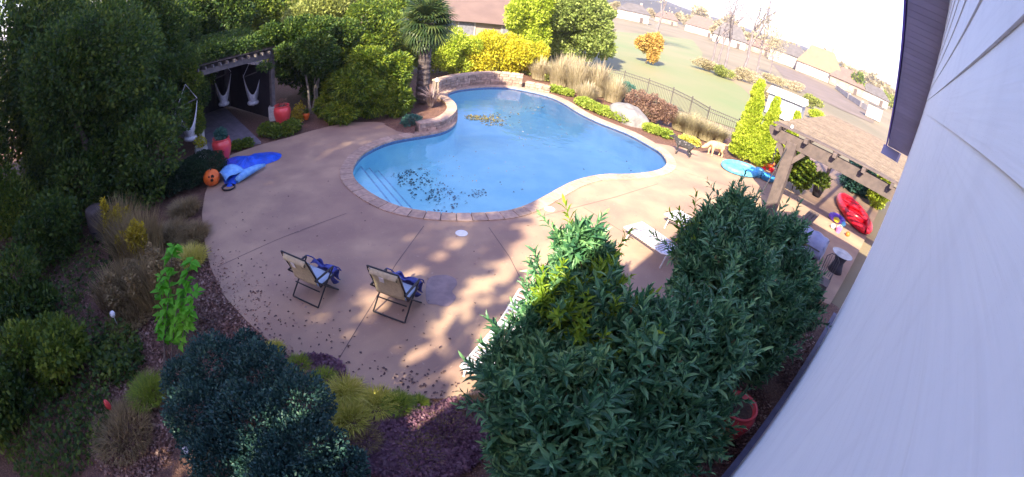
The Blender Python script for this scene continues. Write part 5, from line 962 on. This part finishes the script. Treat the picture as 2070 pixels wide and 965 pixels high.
# bench, grill, table, chair
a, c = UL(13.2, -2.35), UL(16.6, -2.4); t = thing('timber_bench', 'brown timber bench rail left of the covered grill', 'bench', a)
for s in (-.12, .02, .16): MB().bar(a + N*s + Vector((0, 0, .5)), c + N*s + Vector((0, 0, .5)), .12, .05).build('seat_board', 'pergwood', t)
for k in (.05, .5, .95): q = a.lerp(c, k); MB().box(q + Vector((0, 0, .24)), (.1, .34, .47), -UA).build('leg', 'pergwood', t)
gq = UL(13.0, -1.62); t = thing('covered_grill', 'grill under a grey cover with dark base', 'grill', gq, None, -UA)
MB().grid(lambda i, j: ((i - .5)*.98*(1 if .0 < i < 1 else 1), .36*math.cos(math.pi*j)*(1 + .03*math.sin(i*20)), .55 + .58*math.sin(math.pi*j)**.7*(1 - .12*abs(2*i - 1)**4) + .02*math.sin(i*17 + j*9)), 20, 16).build('cover', 'grillcover', t, smooth=True, local=True, solid=.01)
for s in (-1, 1): MB().prism([(s*.48 - .01, -.34), (s*.48 + .01, -.34), (s*.48 + .01, .34), (s*.48 - .01, .34)], .5, .95).build('cover_end', 'grillcover', t, local=True)
MB().box((0, 0, .3), (.8, .55, .5)).build('cabinet', 'black', t, local=True, bevel=.02)
for s in (-1, 1):
    w_ = MB().lathe([(.02, -.03), (.09, -.025), (.09, .025), (.02, .03)], 14).build('wheel', 'black', t, local=True); w_.location = (s*.43, 0, .09); w_.rotation_euler = (0, R(90), 0)
MB().tube([(-.4, -.42, .8), (.4, -.42, .8)], .02).build('handle', 'iron', t, local=True)
gq = UL(13.95, -.62); t = thing('side_table', 'dark woven hourglass side table with round glass top', 'table', gq); MB().lathe([(.26, 0), (.2, .2), (.17, .35), (.22, .5), (.28, .6), (.1, .6)], 24, gq).build('base', 'wicker', t, smooth=True); MB().lathe([(.36, .605), (.37, .61), (.37, .62), (.02, .622)], 32, gq).build('glass_top', 'glass', t)
gq = UL(12.4, -.75); t = thing('iron_chair', 'dark wrought iron chair by the house wall', 'chair', gq, None, -UA)
for sx_ in (-1, 1):
    for sy in (-1, 1): MB().tube([(sx_*.2, sy*.2, 0), (sx_*.19, sy*.18, .44)], .012).build('leg', 'iron', t, local=True)
for s in np.linspace(-.18, .18, 7): MB().bar((s, -.2, .45), (s, .2, .45), .03, .012).build('seat_slat', 'iron', t, local=True)
MB().tube([(-.2, .2, .44), (-.21, .26, .8), (-.1, .28, .92), (.1, .28, .92), (.21, .26, .8), (.2, .2, .44)], .014).build('back_frame', 'iron', t, local=True)
for s in np.linspace(-.14, .14, 5): MB().tube([(s, .2, .45), (s, .27, .88)], .008, 6).build('back_spindle', 'iron', t, local=True)
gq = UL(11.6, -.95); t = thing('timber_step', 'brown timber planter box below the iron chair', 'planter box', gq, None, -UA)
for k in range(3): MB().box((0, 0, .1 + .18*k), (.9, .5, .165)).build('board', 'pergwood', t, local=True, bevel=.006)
plant('leafy_bush', 'glossy green bush behind the pergola post', 'bush', tuple(UL(19.2, -4.1)), wb(*UL(19.2, -4.1)[:2], 1.0, .8, .95, 7, .55), 7000, .16, .35, 'l_mid', trunk=.03)
plant('leafy_bush', 'bluish green bush at the far end of the pergola', 'bush', tuple(UL(25.5, -1.6)), wb(*UL(25.5, -1.6)[:2], .9, 1.3, .9, 7, .55), 7000, .16, .35, 'l_bluegreen', trunk=.03)
plant('leafy_bush', 'lime bush at the far right under the pergola', 'bush', tuple(UL(24, -.3)), wb(*UL(24, -.3)[:2], .8, .8, .8, 5, .55), 4000, .14, .35, 'l_lime', trunk=.03)

# ------------------------------------------------------------------ haze of the autumn air
hz = MB().box((0, 0, 24), (5600, 5600, 52)).build('haze', None); hm, ht, ho = newmat('haze'); vp = nd(ht, 'ShaderNodeVolumePrincipled'); vp.inputs['Color'].default_value = (.93, .91, .97, 1); vp.inputs['Density'].default_value = .0004; vp.inputs['Anisotropy'].default_value = .2
ht.links.new(vp.outputs[0], ho.inputs['Volume']); hz.data.materials.append(hm); hz['kind'] = 'stuff'; hz['label'] = 'pale autumn haze over the field and far houses'; hz['category'] = 'haze'
